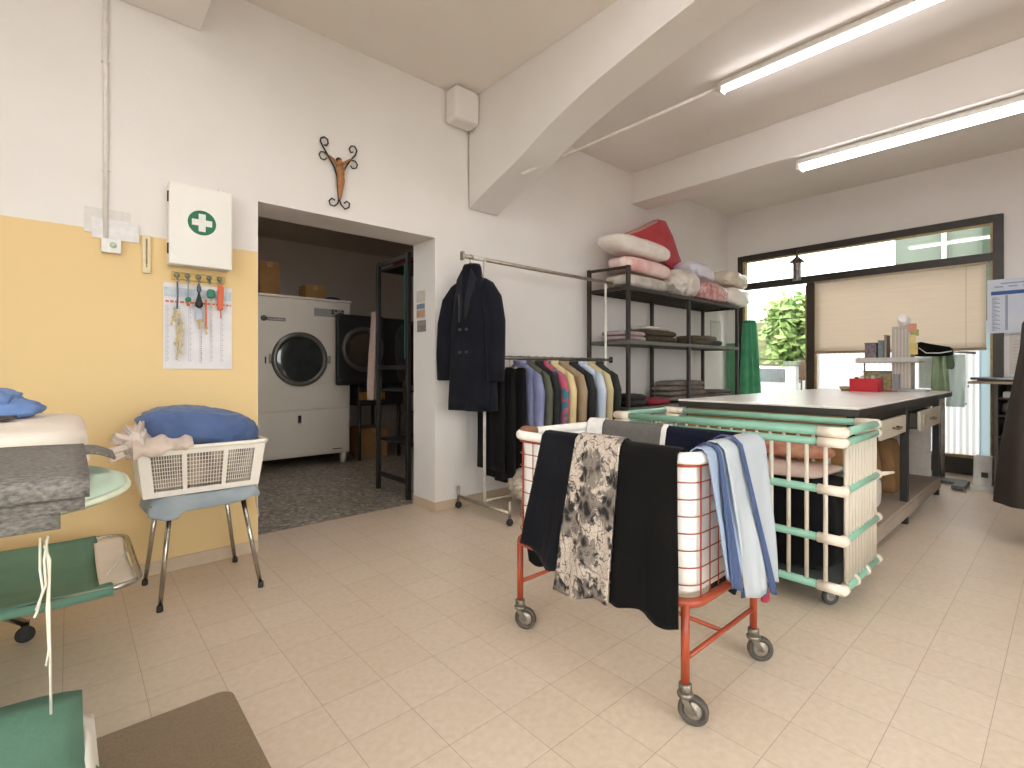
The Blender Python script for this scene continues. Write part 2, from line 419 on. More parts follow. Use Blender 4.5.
# bars across the door glass
bb = MB()
for z in (1.93, 1.35): bb.box(7.712, 7.722, 2.457, WY1-.12, z-.006, z+.006)
bb.obj('window_rail', mat('grey_rail', (120, 118, 112), .5), win)

# blind
bl = thing('roller_blind', 'beige roller blind with a brown bottom bar lowered over the wide shop window', 'blind', (7.6, 1.49, 1.417))
blm = translucent('blind_cloth', (240, 228, 214), 0.42, (238, 226, 210), wave=(1, 2, 40))
g = MB(); g.grid(lambda u, v: V(7.628+.002*math.sin(u*9), .635+u*1.705, 1.44+v*.945), 24, 12); g.obj('fabric', blm, bl, solid=.0015)
MB().box(7.615, 7.641, .632, 2.343, 1.415, 1.445).obj('bottom_bar', mat('bar_brown', (150, 128, 100), .6), bl, bevel=.004)
MB().cyl((7.635, .62, 2.387), (7.635, 2.35, 2.387), .016, 16).obj('roller_tube', mat('tube_beige', (190, 176, 152), .5), bl)
ch = MB(); 
for dx in (0,): ch.tube([(7.61, .80-dx*.5, 2.39), (7.605, .80-dx*.5, 1.4), (7.60, .80-dx*.4, .82 if dx == 0 else 1.02)], .0016, 6)
ch.lathe([(.001, -.014), (.009, -.006), (.009, .006), (.001, .014)], (7.60, .80, .81), 10); ch.lathe([(.001, -.014), (.009, -.006), (.009, .006), (.001, .014)], (7.60, .78, 1.01), 10)
ch.obj('pull_chain', mat('chain_grey', (150, 146, 138), .4, .4), bl)

# hanging lantern in front of the transom
ln = thing('hanging_lantern', 'small silver lantern hanging in front of the transom window', 'lantern', (7.6, 2.555, 2.44))
sil = mat('tin', (150, 144, 140), .35, .7, rgb2=(110, 104, 100), scale=30)
MB().lathe([(.10, 2.70), (.088, 2.71), (.05, 2.745), (.02, 2.775), (.012, 2.80)], (7.6, 2.555, 0), 18).obj('cap', mat('tin_dark', (104, 84, 78), .5, .5), ln)
MB().lathe([(.05, 2.44), (.056, 2.45), (.052, 2.47), (.052, 2.67), (.056, 2.70)], (7.6, 2.555, 0), 18).obj('body', sil, ln)
MB().tube([(7.6, 2.555, 2.80), (7.6, 2.555, 2.86), (7.63, 2.555, 2.872), (7.659, 2.555, 2.872)], .006, 8).obj('hanging_hook', sil, ln)

# green curtain at the door side
cu = thing('green_curtain', 'green gathered curtain hanging at the left edge of the glass shop door', 'curtain', (7.5, 3.15, .3))
gm = mat('green_cloth', (76, 160, 114), .75, rgb2=(58, 138, 96), scale=5, sheen=.2)
def curt(u, v):
    k = 1-v; wd = .085+.075*(k**.8); ang = 2*PI*u
    r = 1+.16*math.sin(ang*9+2*k)+.08*math.sin(ang*4)
    return V(7.5+(.05+.05*k)*math.sin(ang)*r, 3.165-.02*k+wd*math.cos(ang)*r, .32+v*1.58)
MB().grid(curt, 110, 24, closed_u=True).obj('curtain_cloth', gm, cu, solid=.003)
MB().lathe([(.078, 1.885), (.088, 1.895), (.088, 1.915), (.078, 1.925)], (7.5, 3.165, 0), 20).obj('curtain_tie', mat('green_tie', (40, 130, 84), .7), cu)
MB().tube([(7.5, 3.165, 1.91), (7.5, 3.165, 2.02), (7.6, 3.165, 2.06), (7.66, 3.165, 2.06)], .006, 8).obj('curtain_hook', bronze, cu)
cu2 = MB(); cu2.grid(lambda u, v: V(7.60+.022*math.sin(u*2*PI*4.5+v), 3.37+.18*u, .25+v*1.35), 60, 10)
tag(cu2.obj('side_curtain', mat('pale_green', (120, 172, 138), .8, rgb2=(104, 158, 122), scale=5), None, (7.6, 3.45, .25), solid=.003), 'pale green curtain strip hanging in the corner behind the black shelf rack', 'curtain')

# unseen window added in the side wall to let in more daylight
w = MB(); w.box(VX0, VX1, YR-.14, YR-.06, VZ0, VZ0+.07); w.box(VX0, VX1, YR-.14, YR-.06, VZ1-.07, VZ1)
for xx in (VX0, 1.0, VX1-.07): w.box(xx, xx+.07, YR-.14, YR-.06, VZ0+.07, VZ1-.07)
added_win_side = struct(w.obj('window_added_side', bronze, bevel=.004))
pn = MB(); pn.box(VX0+.05, VX1-.05, YR-.102, YR-.098, VZ0+.05, VZ1-.05); pn.obj('added_window_pane', clear, added_win_side)
# unseen window added in the end wall, brightens faces toward the viewer
w = MB(); w.box(XB-.14, XB-.06, UY0, UY1, UZ0, UZ0+.07); w.box(XB-.14, XB-.06, UY0, UY1, UZ1-.07, UZ1)
for yy in (UY0, -.74, UY1-.07): w.box(XB-.14, XB-.06, yy, yy+.07, UZ0+.07, UZ1-.07)
added_win_end = struct(w.obj('window_added_end', bronze, bevel=.004))
pn = MB(); pn.box(XB-.102, XB-.098, UY0+.05, UY1-.05, UZ0+.05, UZ1-.05); pn.obj('added_window_pane', clear, added_win_end)
# ---------------------------------------------------------------- outside the window
struct(boxes((7.95, 40, -25, 30, -.2, -.06), (-25, 7.95, -25, -3.2, -.2, -.06), (-25, -2.4, -3.2, 30, -.2, -.06)).obj('ground_outside', mat('paving_out', (128, 124, 117), .9)))
leafm = mat('leaves_light', (140, 158, 94), .7, rgb2=(98, 124, 58), scale=2.5)
def tree(loc, h, r, n, label):
    t = thing('street_tree', label, 'tree', loc)
    MB().tube([(loc[0], loc[1], loc[2]), (loc[0]+.05, loc[1]+.1, h*.35), (loc[0], loc[1]+.15, h*.7)], [.12, .09, .05], 10).obj('trunk', mat('bark_grey', (110, 96, 78), .9), t)
    m = MB(); rnd = random.Random(n)
    for i in range(n):
        while True:
            p = V(rnd.uniform(-1, 1), rnd.uniform(-1, 1), rnd.uniform(-1, 1))
            if p.length < 1: break
        c = V(loc[0]+p.x*r, loc[1]+p.y*r, h+p.z*r*1.3)
        a = rnd.uniform(.1, .2); q = V(rnd.uniform(-1, 1), rnd.uniform(-1, 1), rnd.uniform(-.6, .6)).normalized(); s = q.orthogonal().normalized(); e = q.cross(s)
        for kk in range(3):
            dd = V(rnd.uniform(-.2, .2), rnd.uniform(-.2, .2), rnd.uniform(-.2, .2)); cc = c+dd
            m.add([cc-q*a, cc+s*a*.5, cc+q*a, cc-s*a*.5], [(0, 1, 2, 3)])
    m.obj('crown', leafm, t)
CR = px(793, 331, 'X', 15.2); tree((15.2, CR.y, -.06), CR.z, .74, 640, 'light green leafy tree outside the glass shop door')
gw = MB(); gw.box(17.0, 17.15, 3.5, 9.5, -.06, 2.75)
for i in range(14): gw.box(16.985, 17.0, 3.5, 9.5, .05+i*.19, .22+i*.19)
tag(gw.obj('plank_fence', mat('fence_wood', (112, 108, 78), .8, rgb2=(96, 90, 64), scale=4), None, (17, 6.5, -.06)), 'pale plank fence outside, behind the leafy tree', 'fence')
PY_ = px(792, 370, 'X', 12.2).y; QY_ = px(801, 365, 'X', 12.3).y
pb = thing('display_post', 'white upright box with a dark lid standing outside the glass door', 'post box', (12.2, PY_, -.06))
MB().box(12.1, 12.3, PY_-.11, PY_+.11, -.06, 1.28).obj('body', mat('out_white', (170, 170, 166), .6), pb, bevel=.01)
MB().box(12.07, 12.33, PY_-.14, PY_+.14, 1.28, 1.38).obj('lid', mat('out_dark', (90, 100, 80), .6), pb, bevel=.01)
bn = thing('notice_board', 'brown board on two legs outside beside the white upright box', 'board', (12.46, QY_, -.06))
MB().box(12.43, 12.49, QY_-.16, QY_+.10, .95, 1.42).obj('board_panel', mat('board_brown', (92, 66, 50), .7), bn, bevel=.008)
for yy in (QY_-.12, QY_+.06): MB().cyl((12.51, yy, -.06), (12.51, yy, 1.3), .02, 8).obj('leg', mat('board_brown', (120, 88, 66), .7), bn)
CY_ = px(764, 380, 'X', 12.8).y
car = thing('parked_car', 'white car parked outside, low behind the glass shop door', 'car', (12.9, CY_, -.06))
prof = [(-1.9, .25), (-1.95, .55), (-1.7, .78), (-1.0, .92), (-.55, 1.32), (.7, 1.36), (1.3, .98), (1.85, .9), (1.98, .6), (1.95, .25)]
cm = MB(); cm.prism(prof, 1.6, frame((12.8, CY_, -.06), (0, 1, 0), (0, 0, 1), (1, 0, 0)))
cm.obj('car_body', mat('car_white', (168, 168, 168), .3, coat=.5), car, bevel=.06, segs=3)
cg = MB(); cg.prism([(-.85, .95), (-.48, 1.27), (.64, 1.3), (1.12, .97)], .02, frame((12.785, CY_, -.06), (0, 1, 0), (0, 0, 1), (1, 0, 0)))
cg.obj('side_window', mat('car_glass', (70, 74, 78), .15), car)
for yy in (-1.25, 1.25):
    wm = MB(); wm.lathe([(.2, -.1), (.3, -.1), (.32, -.06), (.32, .06), (.3, .1), (.2, .1)], (12.82, CY_+yy, .26), 24, M=Matrix.Rotation(PI/2, 4, 'Y')); wm.obj('wheel', mat('tyre', (40, 40, 40), .8), car)
fb = thing('green_facade', 'green panelled building outside, seen through the transom window', 'building', (11.5, .5, -.06))
FY = [px(q, 240, 'X', 11.5).y for q in (895, 983, 1010)]
MB().box(11.5, 13.5, -6, FY[0], -.06, 6.0).obj('facade_wall', mat('facade_green', (92, 99, 88), .8, rgb2=(84, 91, 80), scale=2), fb)
for yy in (px(944.5, 240, 'X', 11.5).y,): MB().box(11.42, 11.55, yy-.035, yy+.035, -.06, 6.0).obj('post', mat('out_white', (240, 240, 236), .6), fb, bevel=.01)
MB().box(11.40, 11.5, -6, FY[1], -.06, 6.0).obj('side_panel', mat('facade_dark', (36, 52, 38), .8), fb)

# ---------------------------------------------------------------- sky and lamps
wd = bpy.data.worlds.new('world'); SC.world = wd; wd.use_nodes = True
bg = [n for n in wd.node_tree.nodes if n.type == 'BACKGROUND'][0]
bg.inputs[0].default_value = (1.0, 0.99, 0.985, 1); bg.inputs[1].default_value = 3.6
tubem = emitter('tube_light', (255, 250, 252), 9.0)
lampw = mat('lamp_white', (236, 234, 230), .4)
def lamp(name, x, y0, y1, z, twin, label, wd=.06):
    t = thing(name, label, 'ceiling light', (x, (y0+y1)/2, z))
    MB().box(x-wd, x+wd, y0, y1, z-.05, z-.001).obj('housing', lampw, t, bevel=.012)
    for dx in ((-.034, .034) if twin else (0.0,)):
        MB().cyl((x+dx, y0+.03, z-.078), (x+dx, y1-.03, z-.078), .0135, 12).obj('tube', tubem, t)
    e = MB()
    for yy in (y0, y1-.03): e.box(x-wd*.9, x+wd*.9, yy, yy+.03, z-.1, z-.05)
    e.obj('end_cap', lampw, t, bevel=.006)
    return t
lamp('fluorescent_lamp', 4.07, 0.40, 1.96, ZC, False, 'single tube fluorescent lamp on the ceiling beside the arched beam', .045)
lamp('fluorescent_lamp', 5.30, -0.2, 1.77, 3.221, True, 'twin tube fluorescent lamp under the straight beam nearest the shop window', .075)
lamp('fluorescent_lamp', 1.60, 0.0, 1.8, ZC, True, 'added twin tube fill lamp, out of view beside the arched beam', .075)  # added above the frame to even out the room light
lamp('fluorescent_lamp', -0.45, 0.8, 2.6, ZC, True, 'added twin tube fill lamp, out of view, for the left wall and floor', .075)  # added out of frame to brighten the left wall and floor
lamp('fluorescent_lamp', 4.07, -2.6, -0.6, ZC, True, 'added twin tube fill lamp, out of view near the unseen side wall', .075)  # unseen fixture added as fill from the side
lamp('fluorescent_lamp', 1.3, 4.3, 5.8, 3.05, True, 'added twin tube fill lamp, out of sight on the laundry room ceiling', .045)  # hidden fixture added to brighten the laundry room
cdm = mat('conduit_white', (232, 226, 218), .5)
tag(MB().tube([(4.07, 1.955, ZC-.03), px(522, 174, 'X', 2.79)], .013, 10).obj('cable_conduit', cdm, None, (3.4, 2.6, 3.1)), 'thin white conduit running from the single tube lamp to the arched beam', 'conduit')
vb = MB(); vb.box(2.40, 2.655, 3.40, 3.566, 3.30, 3.585); tag(vb.obj('vent_box', white, None, (2.52, 3.48, 3.30), bevel=.03, segs=3), 'white box mounted under the ceiling beside the arched beam', 'box')
# ================================================================ LEFT SIDE: things on the wall
chrome = mat('chrome', (190, 186, 180), .22, 1.0, rgb2=(170, 166, 160), scale=20)
rubber = mat('rubber', (52, 50, 48), .8)
black = mat('black_metal', (28, 26, 25), .45, rgb2=(36, 33, 31), scale=20)
pw = mat('plastic_white', (236, 234, 230), .4)
# first-aid cabinet
fa = thing('first_aid_cabinet', 'white metal first aid cabinet with a green cross, beside the doorway', 'cabinet', (.59, 3.566, 1.81))
cabm = mat('cabinet_white', (238, 234, 229), .4, rgb2=(233, 228, 222), scale=3)
MB().box(.432, .752, 3.475, 3.566, 1.815, 2.285).obj('body', cabm, fa, bevel=.006)
MB().box(.428, .754, 3.447, 3.472, 1.812, 2.288).obj('door', cabm, fa, bevel=.008, segs=3)
M = frame((.592, 3.447, 2.073), (1, 0, 0), (0, 0, 1), (0, -1, 0))
em = MB(); em.prism([(.073*math.cos(a*PI/24), .073*math.sin(a*PI/24)) for a in range(48)], .002, M)
em.obj('emblem_disc', mat('first_aid_green', (22, 112, 76), .5), fa)
a, b = .018, .052
M2 = frame((.592, 3.445, 2.073), (1, 0, 0), (0, 0, 1), (0, -1, 0))
MB().prism([(-a, -b), (a, -b), (a, -a), (b, -a), (b, a), (a, a), (a, b), (-a, b), (-a, a), (-b, a), (-b, -a), (-a, -a)], .002, M2).obj('emblem_cross', pw, fa)
for z in (1.9, 2.2): MB().cyl((.426, 3.46, z-.03), (.426, 3.46, z+.03), .006, 8).obj('hinge', black, fa)
MB().lathe([(.001, -.02), (.014, -.012), (.016, 0), (.014, .012), (.001, .02)], (.70, 3.50, 2.306), 12).obj('lock_knob', pw, fa)
# key rack
kr = thing('key_rack', 'brass coloured rack with five hooks screwed under the first aid cabinet', 'key rack', (.59, 3.566, 1.745))
brs = mat('rack_brass', (196, 164, 92), .4, .3, rgb2=(170, 138, 70), scale=30)
MB().box(.452, .734, 3.556, 3.566, 1.738, 1.785).obj('backplate', brs, kr, bevel=.004)
hx = [.480, .535, .590, .648, .706]
for i, x in enumerate(hx):
    h = MB(); h.lathe([(.014, 0), (.016, .004), (.010, .008)], (x, 3.556, 1.765), 12, M=Matrix.Rotation(PI/2, 4, 'X'))
    h.tube([(x, 3.55, 1.765), (x, 3.532, 1.758), (x, 3.526, 1.742), (x, 3.530, 1.735), (x, 3.536, 1.74)], .004, 8); h.obj('hook', mat('hook_steel', (120, 122, 112), .35, .7), kr)
def keyring(x, label, build):
    t = thing('key_ring', label, 'keys', (x, 3.53, 1.6)); 
    MB().tube([(x+.009*math.cos(k*PI/6), 3.531, 1.733+.009*math.sin(k*PI/6)) for k in range(12)], .0018, 6, closed=True).obj('ring', chrome, t); build(t, x); return t
gold = mat('key_gold', (158, 138, 98), .4, .6); slate = mat('tag_slate', (92, 100, 122), .5); ora = mat('tag_orange', (206, 92, 50), .5); grn = mat('tag_green', (34, 116, 92), .5); blk = mat('tag_black', (32, 32, 34), .5); ltb = mat('tag_pale', (176, 184, 204), .5)
def keyshape(mb, x, y, z, l, ang=0):
    M = Matrix.Translation((x, y, z)) @ Matrix.Rotation(ang, 4, 'Y')
    pts = [(.009*math.cos(k*PI/6), .009*math.sin(k*PI/6)) for k in range(12)]
    mb.prism(pts, .002, M @ frame((0, 0, 0), (1, 0, 0), (0, 0, 1), (0, -1, 0)))
    mb.box(-.003, .003, -.002, 0, -l, -.008, M=M); mb.box(.003, .007, -.002, 0, -l, -l+.006, M=M); mb.box(.003, .006, -.002, 0, -l+.01, -l+.016, M=M)
def k1(t, x):
    MB().tube([(x, 3.531, 1.722), (x+.002, 3.53, 1.64), (x-.002, 3.53, 1.56)], .005, 8).obj('cord', slate, t)
    m = MB(); rnd = random.Random(3)
    for i in range(16): keyshape(m, x+rnd.uniform(-.022, .022), 3.535-.004*(i % 4), 1.56-i*.017, .05, rnd.uniform(-.35, .35))
    m.obj('key', gold, t)
def k2(t, x):
    MB().tube([(x, 3.531, 1.722), (x, 3.53, 1.64)], .004, 8).obj('cord', mat('cord_pale', (150, 170, 158), .6), t)
    MB().lathe([(.001, -.004), (.016, -.004), (.016, .004), (.001, .004)], (x, 3.53, 1.62), 16, M=Matrix.Rotation(PI/2, 4, 'X')).obj('fob', grn, t)
    MB().lathe([(.001, -.003), (.01, -.003), (.01, .003), (.001, .003)], (x, 3.53, 1.590), 12, M=Matrix.Rotation(PI/2, 4, 'X')).obj('key_tag', ora, t)
def k3(t, x):
    MB().lathe([(.004, 1.722), (.011, 1.70), (.012, 1.68), (.005, 1.665)], (x, 3.53, 0), 12).obj('key_tag', slate, t)
    MB().lathe([(.004, 1.665), (.008, 1.65), (.021, 1.60), (.02, 1.585), (.008, 1.574)], (x, 3.53, 0), 14).obj('fob', blk, t)
    MB().box(x-.018, x+.014, 3.527, 3.533, 1.50, 1.565).obj('badge', ltb, t, bevel=.003)
    m = MB()
    for i in range(4): keyshape(m, x+.006*(i-1), 3.534-.003*i, 1.50, .055, .14*(i-1.5))
    m.obj('key', gold, t)
def k4(t, x):
    MB().blob((x+.006, 3.528, 1.665), (.022, .010, .028), amp=.004, freq=40, nu=16, nv=10).obj('fob', grn, t)
    MB().box(x-.026, x-.016, 3.526, 3.532, 1.46, 1.63).obj('strap', ora, t, bevel=.002)
    m = MB(); keyshape(m, x-.02, 3.53, 1.455, .04); keyshape(m, x+.008, 3.53, 1.63, .05); m.obj('key', gold, t)
def k5(t, x):
    MB().prism([(-.016, -.01), (.014, .0), (.016, .14), (.006, .155), (-.014, .15), (-.018, .06)], .012, frame((x, 3.535, 1.575), (1, 0, 0), (0, 0, 1), (0, -1, 0))).obj('case', mat('case_orange', (214, 92, 44), .45), t, bevel=.004)
    MB().tube([(x, 3.531, 1.575), (x+.002, 3.531, 1.52)], .003, 6).obj('cord', ora, t)
keyring(hx[0], 'long bunch of brass keys on a grey cord, leftmost hook of the key rack', k1)
keyring(hx[1], 'key ring with a round green fob on the second hook of the rack', k2)
keyring(hx[2], 'key ring with a black drop-shaped fob and pale badge on the middle hook', k3)
keyring(hx[3], 'dark teal fob with a thin orange strap on the fourth hook', k4)
keyring(hx[4], 'orange key case hanging on the rightmost hook of the key rack', k5)
# wall calendar behind the keys
wc = thing('wall_calendar', 'white year calendar sheet hanging behind the keys under the first aid cabinet', 'calendar', (.6, 3.566, 1.2))
MB().box(.414, .776, 3.562, 3.567, 1.205, 1.716).obj('sheet', mat('paper', (226, 222, 224), .7, rgb2=(218, 214, 220), scale=10), wc)
lm = MB(); lm.box(.418, .772, 3.561, 3.562, 1.635, 1.690); lm.obj('picture_band', mat('band_blue', (168, 180, 200), .7, rgb2=(206, 212, 216), scale=18), wc)
lm = MB(); rnd = random.Random(5)
x = .425
while x < .765:
    w_ = rnd.uniform(.008, .022); lm.box(x, min(x+w_, .77), 3.5612, 3.562, 1.600, 1.612); x += w_+.006
lm.obj('red_heading', mat('print_red', (208, 112, 82), .7), wc)
lm = MB()
for c in range(6):
    xx = .432+c*.057
    lm.box(xx-.006, xx-.0048, 3.5612, 3.562, 1.24, 1.585)
    for k in range(31):
        zz = 1.58-k*.0108; lm.box(xx, xx+.004+.003*((k*7+c) % 3), 3.5612, 3.562, zz-.004, zz)
lm.obj('day_columns', mat('print_grey', (168, 164, 172), .7), wc)
lm = MB()
for k in range(28): lm.box(.604, .609, 3.5608, 3.562, 1.575-k*.0122-.005, 1.575-k*.0122)
lm.obj('dark_column', mat('print_dark', (112, 106, 112), .7), wc)
# thermometer, switch, conduit, sheets
th = thing('thermometer', 'cream wall thermometer to the left of the first aid cabinet', 'thermometer', (.333, 3.566, 1.758))
MB().box(.314, .354, 3.554, 3.567, 1.758, 1.975).obj('backplate', mat('cream', (232, 214, 176), .5), th, bevel=.004)
MB().cyl((.334, 3.552, 1.79), (.334, 3.552, 1.955), .004, 8).obj('glass_tube', mat('grey_glass', (150, 140, 124), .2), th)
MB().box(.316, .352, 3.549, 3.556, 1.758, 1.81).obj('bulb_cover', mat('cream', (232, 214, 176), .5), th, bevel=.003)
sw = thing('light_switch', 'white switch box at the foot of the wall conduit on the yellow paint', 'switch', (.174, 3.566, 1.845))
MB().box(.130, .218, 3.526, 3.567, 1.845, 1.922).obj('housing', pw, sw, bevel=.006)
MB().lathe([(.001, .006), (.014, .006), (.016, 0)], (.182, 3.526, 1.888), 14, M=Matrix.Rotation(PI/2, 4, 'X')).obj('button', mat('switch_green', (188, 206, 184), .4), sw)
cm_ = mat('conduit_cream', (232, 226, 220), .5)
cw = MB(); cw.cyl((.150, 3.554, 1.923), (.150, 3.554, 3.59), .012, 12)
for z in (2.3, 2.9, 3.4): cw.box(.132, .168, 3.548, 3.567, z, z+.02)
tag(cw.obj('wall_conduit', cm_, None, (.14, 3.55, 1.923)), 'vertical cream conduit running down the left wall into the switch', 'conduit')
sh = thing('paper_sleeve', 'grey and white paper sheets pinned behind the wall conduit', 'paper', (.18, 3.566, 1.93))
MB().box(.060, .262, 3.561, 3.567, 1.952, 2.09).obj('sleeve', mat('sleeve_grey', (221, 217, 214), .5), sh)
MB().box(.092, .300, 3.557, 3.5605, 1.925, 2.035).obj('sheet', mat('paper_lilac', (232, 228, 230), .6), sh)
# crucifix
cx = thing('crucifix', 'wrought iron scroll crucifix with a carved wooden figure above the doorway', 'crucifix', (1.47, 3.566, 2.373))
iron = mat('wrought_iron', (52, 44, 38), .55, .4)
def spiral(c, r0, a0, turns, s, n=26):
    return [V(c[0]+s*(r0*(1-.72*k/n))*math.cos(a0+turns*2*PI*k/n), 3.548, c[1]+(r0*(1-.72*k/n))*math.sin(a0+turns*2*PI*k/n)) for k in range(n+1)]
def Q(x, y): 
    p = px(300+x*80/614.0, 120+y*100/768.0, 'Y', 3.548); return (p.x, p.z)
ir = MB()
def link(pts): return [V(p[0], 3.548, p[1]) for p in [Q(*q) for q in pts]]
ir.tube(link([(297, 610), (290, 520), (284, 430), (262, 360), (230, 300), (200, 245), (172, 195), (157, 165), (160, 140), (185, 130), (212, 148), (216, 180), (200, 198), (184, 190)]), .0058, 8)
ir.tube(link([(230, 300), (210, 270), (190, 248), (160, 242), (147, 262), (160, 295), (190, 306), (205, 290)]), .0052, 8)
ir.tube(link([(303, 610), (312, 520), (330, 410), (358, 350), (390, 305), (425, 270), (437, 235), (420, 202), (392, 200), (378, 222), (390, 250), (408, 246)]), .0058, 8)
ir.tube(link([(372, 325), (395, 308), (425, 318), (442, 345), (430, 370), (402, 372), (388, 350)]), .0052, 8)
ir.tube(link([(300, 605), (290, 640), (262, 662), (232, 650), (224, 620), (245, 600), (268, 615)]), .0056, 8)
ir.tube(link([(300, 605), (315, 650), (345, 684), (376, 672), (380, 640), (358, 625), (340, 640)]), .0056, 8)
ir.obj('iron_scrolls', iron, cx)
wood = mat('carved_wood', (176, 122, 74), .6, rgb2=(150, 98, 56), scale=40)
def R3(x, y, dy=3.530): p = px(300+x*80/614.0, 120+y*100/768.0, 'Y', dy); return V(p.x, dy, p.z)
fg = MB()
fg.tube([R3(308, 340), R3(310, 370), R3(312, 400), R3(314, 430), R3(316, 470), R3(312, 530), R3(308, 590), R3(304, 612)], [.012, .034, .03, .026, .028, .019, .012, .006], 12, flat=.6)
fg.tube([R3(216, 268), R3(252, 296), R3(296, 348)], [.006, .009, .012], 8); fg.tube([R3(396, 300), R3(360, 318), R3(318, 348)], [.006, .009, .012], 8)
fg.blob(R3(303, 318, 3.522), (.018, .018, .024), e1=1, e2=1, nu=14, nv=10); fg.obj('wooden_figure', wood, cx)
MB().blob(R3(300, 306, 3.524), (.021, .019, .016), e1=1, e2=1, nu=14, nv=10, amp=.003, freq=60).obj('hair', mat('carved_dark', (48, 36, 28), .7), cx)
# cards on the doorway reveal
def card(y0, y1, z0, z1, cols, label, nm='postcard'):
    t = thing(nm, label, 'card', (JR-.002, (y0+y1)/2, z0))
    MB().box(JR-.005, JR-.001, y0, y1, z0, z1).obj('card_base', mat('card_'+label[:9], cols[0], .6), t)
    if len(cols) > 1: MB().box(JR-.0065, JR-.005, y0+.004, y1-.004, z0+(z1-z0)*.05, z0+(z1-z0)*.55).obj('lower_picture', mat('cardl_'+label[:9], cols[1], .6, rgb2=cols[2], scale=20), t)
    if len(cols) > 3: MB().box(JR-.0065, JR-.005, y0+.004, y1-.004, z0+(z1-z0)*.62, z0+(z1-z0)*.95).obj('upper_picture', mat('cardu_'+label[:9], cols[3], .6), t)
    MB().lathe([(.005, 0), (.004, .004), (.001, .006)], (JR-.0066, (y0+y1)/2, z1-.01), 8, M=Matrix.Rotation(-PI/2, 4, 'Y')).obj('pin', chrome, t)
card(3.72, 3.86, 1.79, 1.89, [(206, 198, 188)], 'blank pale card, topmost on the doorway reveal')
card(3.72, 3.86, 1.65, 1.78, [(216, 206, 194), (200, 160, 130), (176, 140, 110), (110, 140, 168)], 'blue and tan picture card on the doorway reveal')
card(3.71, 3.85, 1.53, 1.63, [(150, 142, 138), (120, 112, 112), (140, 134, 130)], 'grey card lowest on the doorway reveal')
# faint notice on the wall behind the rack
nt_ = thing('wall_notice', 'pale framed notice on the wall between the rack posts near the corner', 'notice', (7.28, 3.58, 1.58))
MB().box(7.13, 7.45, 3.574, 3.582, 1.58, 1.93).obj('notice_frame', mat('notice_frame', (196, 196, 190), .5), nt_, bevel=.002)
MB().box(7.16, 7.42, 3.572, 3.575, 1.61, 1.90).obj('sheet', mat('notice_paper', (216, 218, 208), .7), nt_)

# ================================================================ stool with laundry basket
st = thing('stool', 'chrome legged stool with a grey blue cloth cover, by the yellow wall', 'stool', (.56, 3.2, 0))
feet = [(.335, 3.0), (.315, 3.43), (.79, 2.975), (.772, 3.467)]; tops = [(.385, 3.06), (.37, 3.38), (.715, 3.05), (.70, 3.40)]
for (fx, fy), (tx, ty) in zip(feet, tops):
    lg = MB().tube([(fx, fy, .012), (tx, ty, .503)], [.0105, .0125], 10).obj('leg', chrome, st)
    MB().lathe([(.013, 0), (.015, .004), (.014, .03), (.012, .032)], (fx, fy, 0), 12).obj('leg_tip', rubber, lg)
MB().box(.30, .78, 3.04, 3.40, .500, .520).obj('seat_frame', black, st, bevel=.006)
cv = mat('cover_greyblue', (160, 170, 178), .85, rgb2=(146, 157, 166), scale=7, bump=.25, bscale=26)
def cover(u, v):
    ang = 2*PI*u; e = .35
    cx_, sy_ = math.copysign(abs(math.cos(ang))**e, math.cos(ang)), math.copysign(abs(math.sin(ang))**e, math.sin(ang))
    k = v; r = 1+ (0 if k < .5 else .02*math.sin(ang*9)*(k-.5)*2)
    if k < .5: q = k/.5; rx, ry, z = .245*q, .195*q, .551+.004*(1-q)
    else:
        q = (k-.5)/.5; rx, ry = .245+.014*math.sin(q*PI*.6), .195+.018*math.sin(q*PI*.6)
        z = .548-q*(.062+.014*math.sin(ang*3+1)+(.028 if cx_ < -.5 else 0))
    return V(.548+rx*cx_*r, 3.215+ry*sy_*r, z+.010*noise.noise(V(u*14, v*6, 2)))
MB().grid(cover, 90, 16, closed_u=True).obj('seat_cover', cv, st, solid=.004, off=-1)
# basket
bk = thing('laundry_basket', 'white plastic slotted laundry basket standing on the stool', 'basket', (.555, 3.21, .558))
bw_ = mat('basket_white', (240, 233, 224), .45, rgb2=(236, 228, 218), scale=4)
Z0, Z1 = .558, .803
def bq(s, t):   # rectangle half sizes at height share t
    return (.258+.030*t, .175+.035*t)
C_ = (.533, 3.215)
def wallpt(side, u, t, off=0):
    hx_, hy_ = bq(0, t); z = Z0+(Z1-Z0)*t
    if side == 0: return V(C_[0]-hx_+2*hx_*u, C_[1]-hy_-off, z)
    if side == 1: return V(C_[0]+hx_+off, C_[1]-hy_+2*hy_*u, z)
    if side == 2: return V(C_[0]+hx_-2*hx_*u, C_[1]+hy_+off, z)
    return V(C_[0]-hx_-off, C_[1]+hy_-2*hy_*u, z)
def strip(mb, side, u0, u1, t0, t1, th=.004):
    p = [wallpt(side, u0, t0), wallpt(side, u1, t0), wallpt(side, u1, t1), wallpt(side, u0, t1)]
    q = [wallpt(side, u0, t0, th), wallpt(side, u1, t0, th), wallpt(side, u1, t1, th), wallpt(side, u0, t1, th)]
    mb.add(p+q, [(3, 2, 1, 0), (4, 5, 6, 7), (0, 1, 5, 4), (1, 2, 6, 5), (2, 3, 7, 6), (3, 0, 4, 7)])
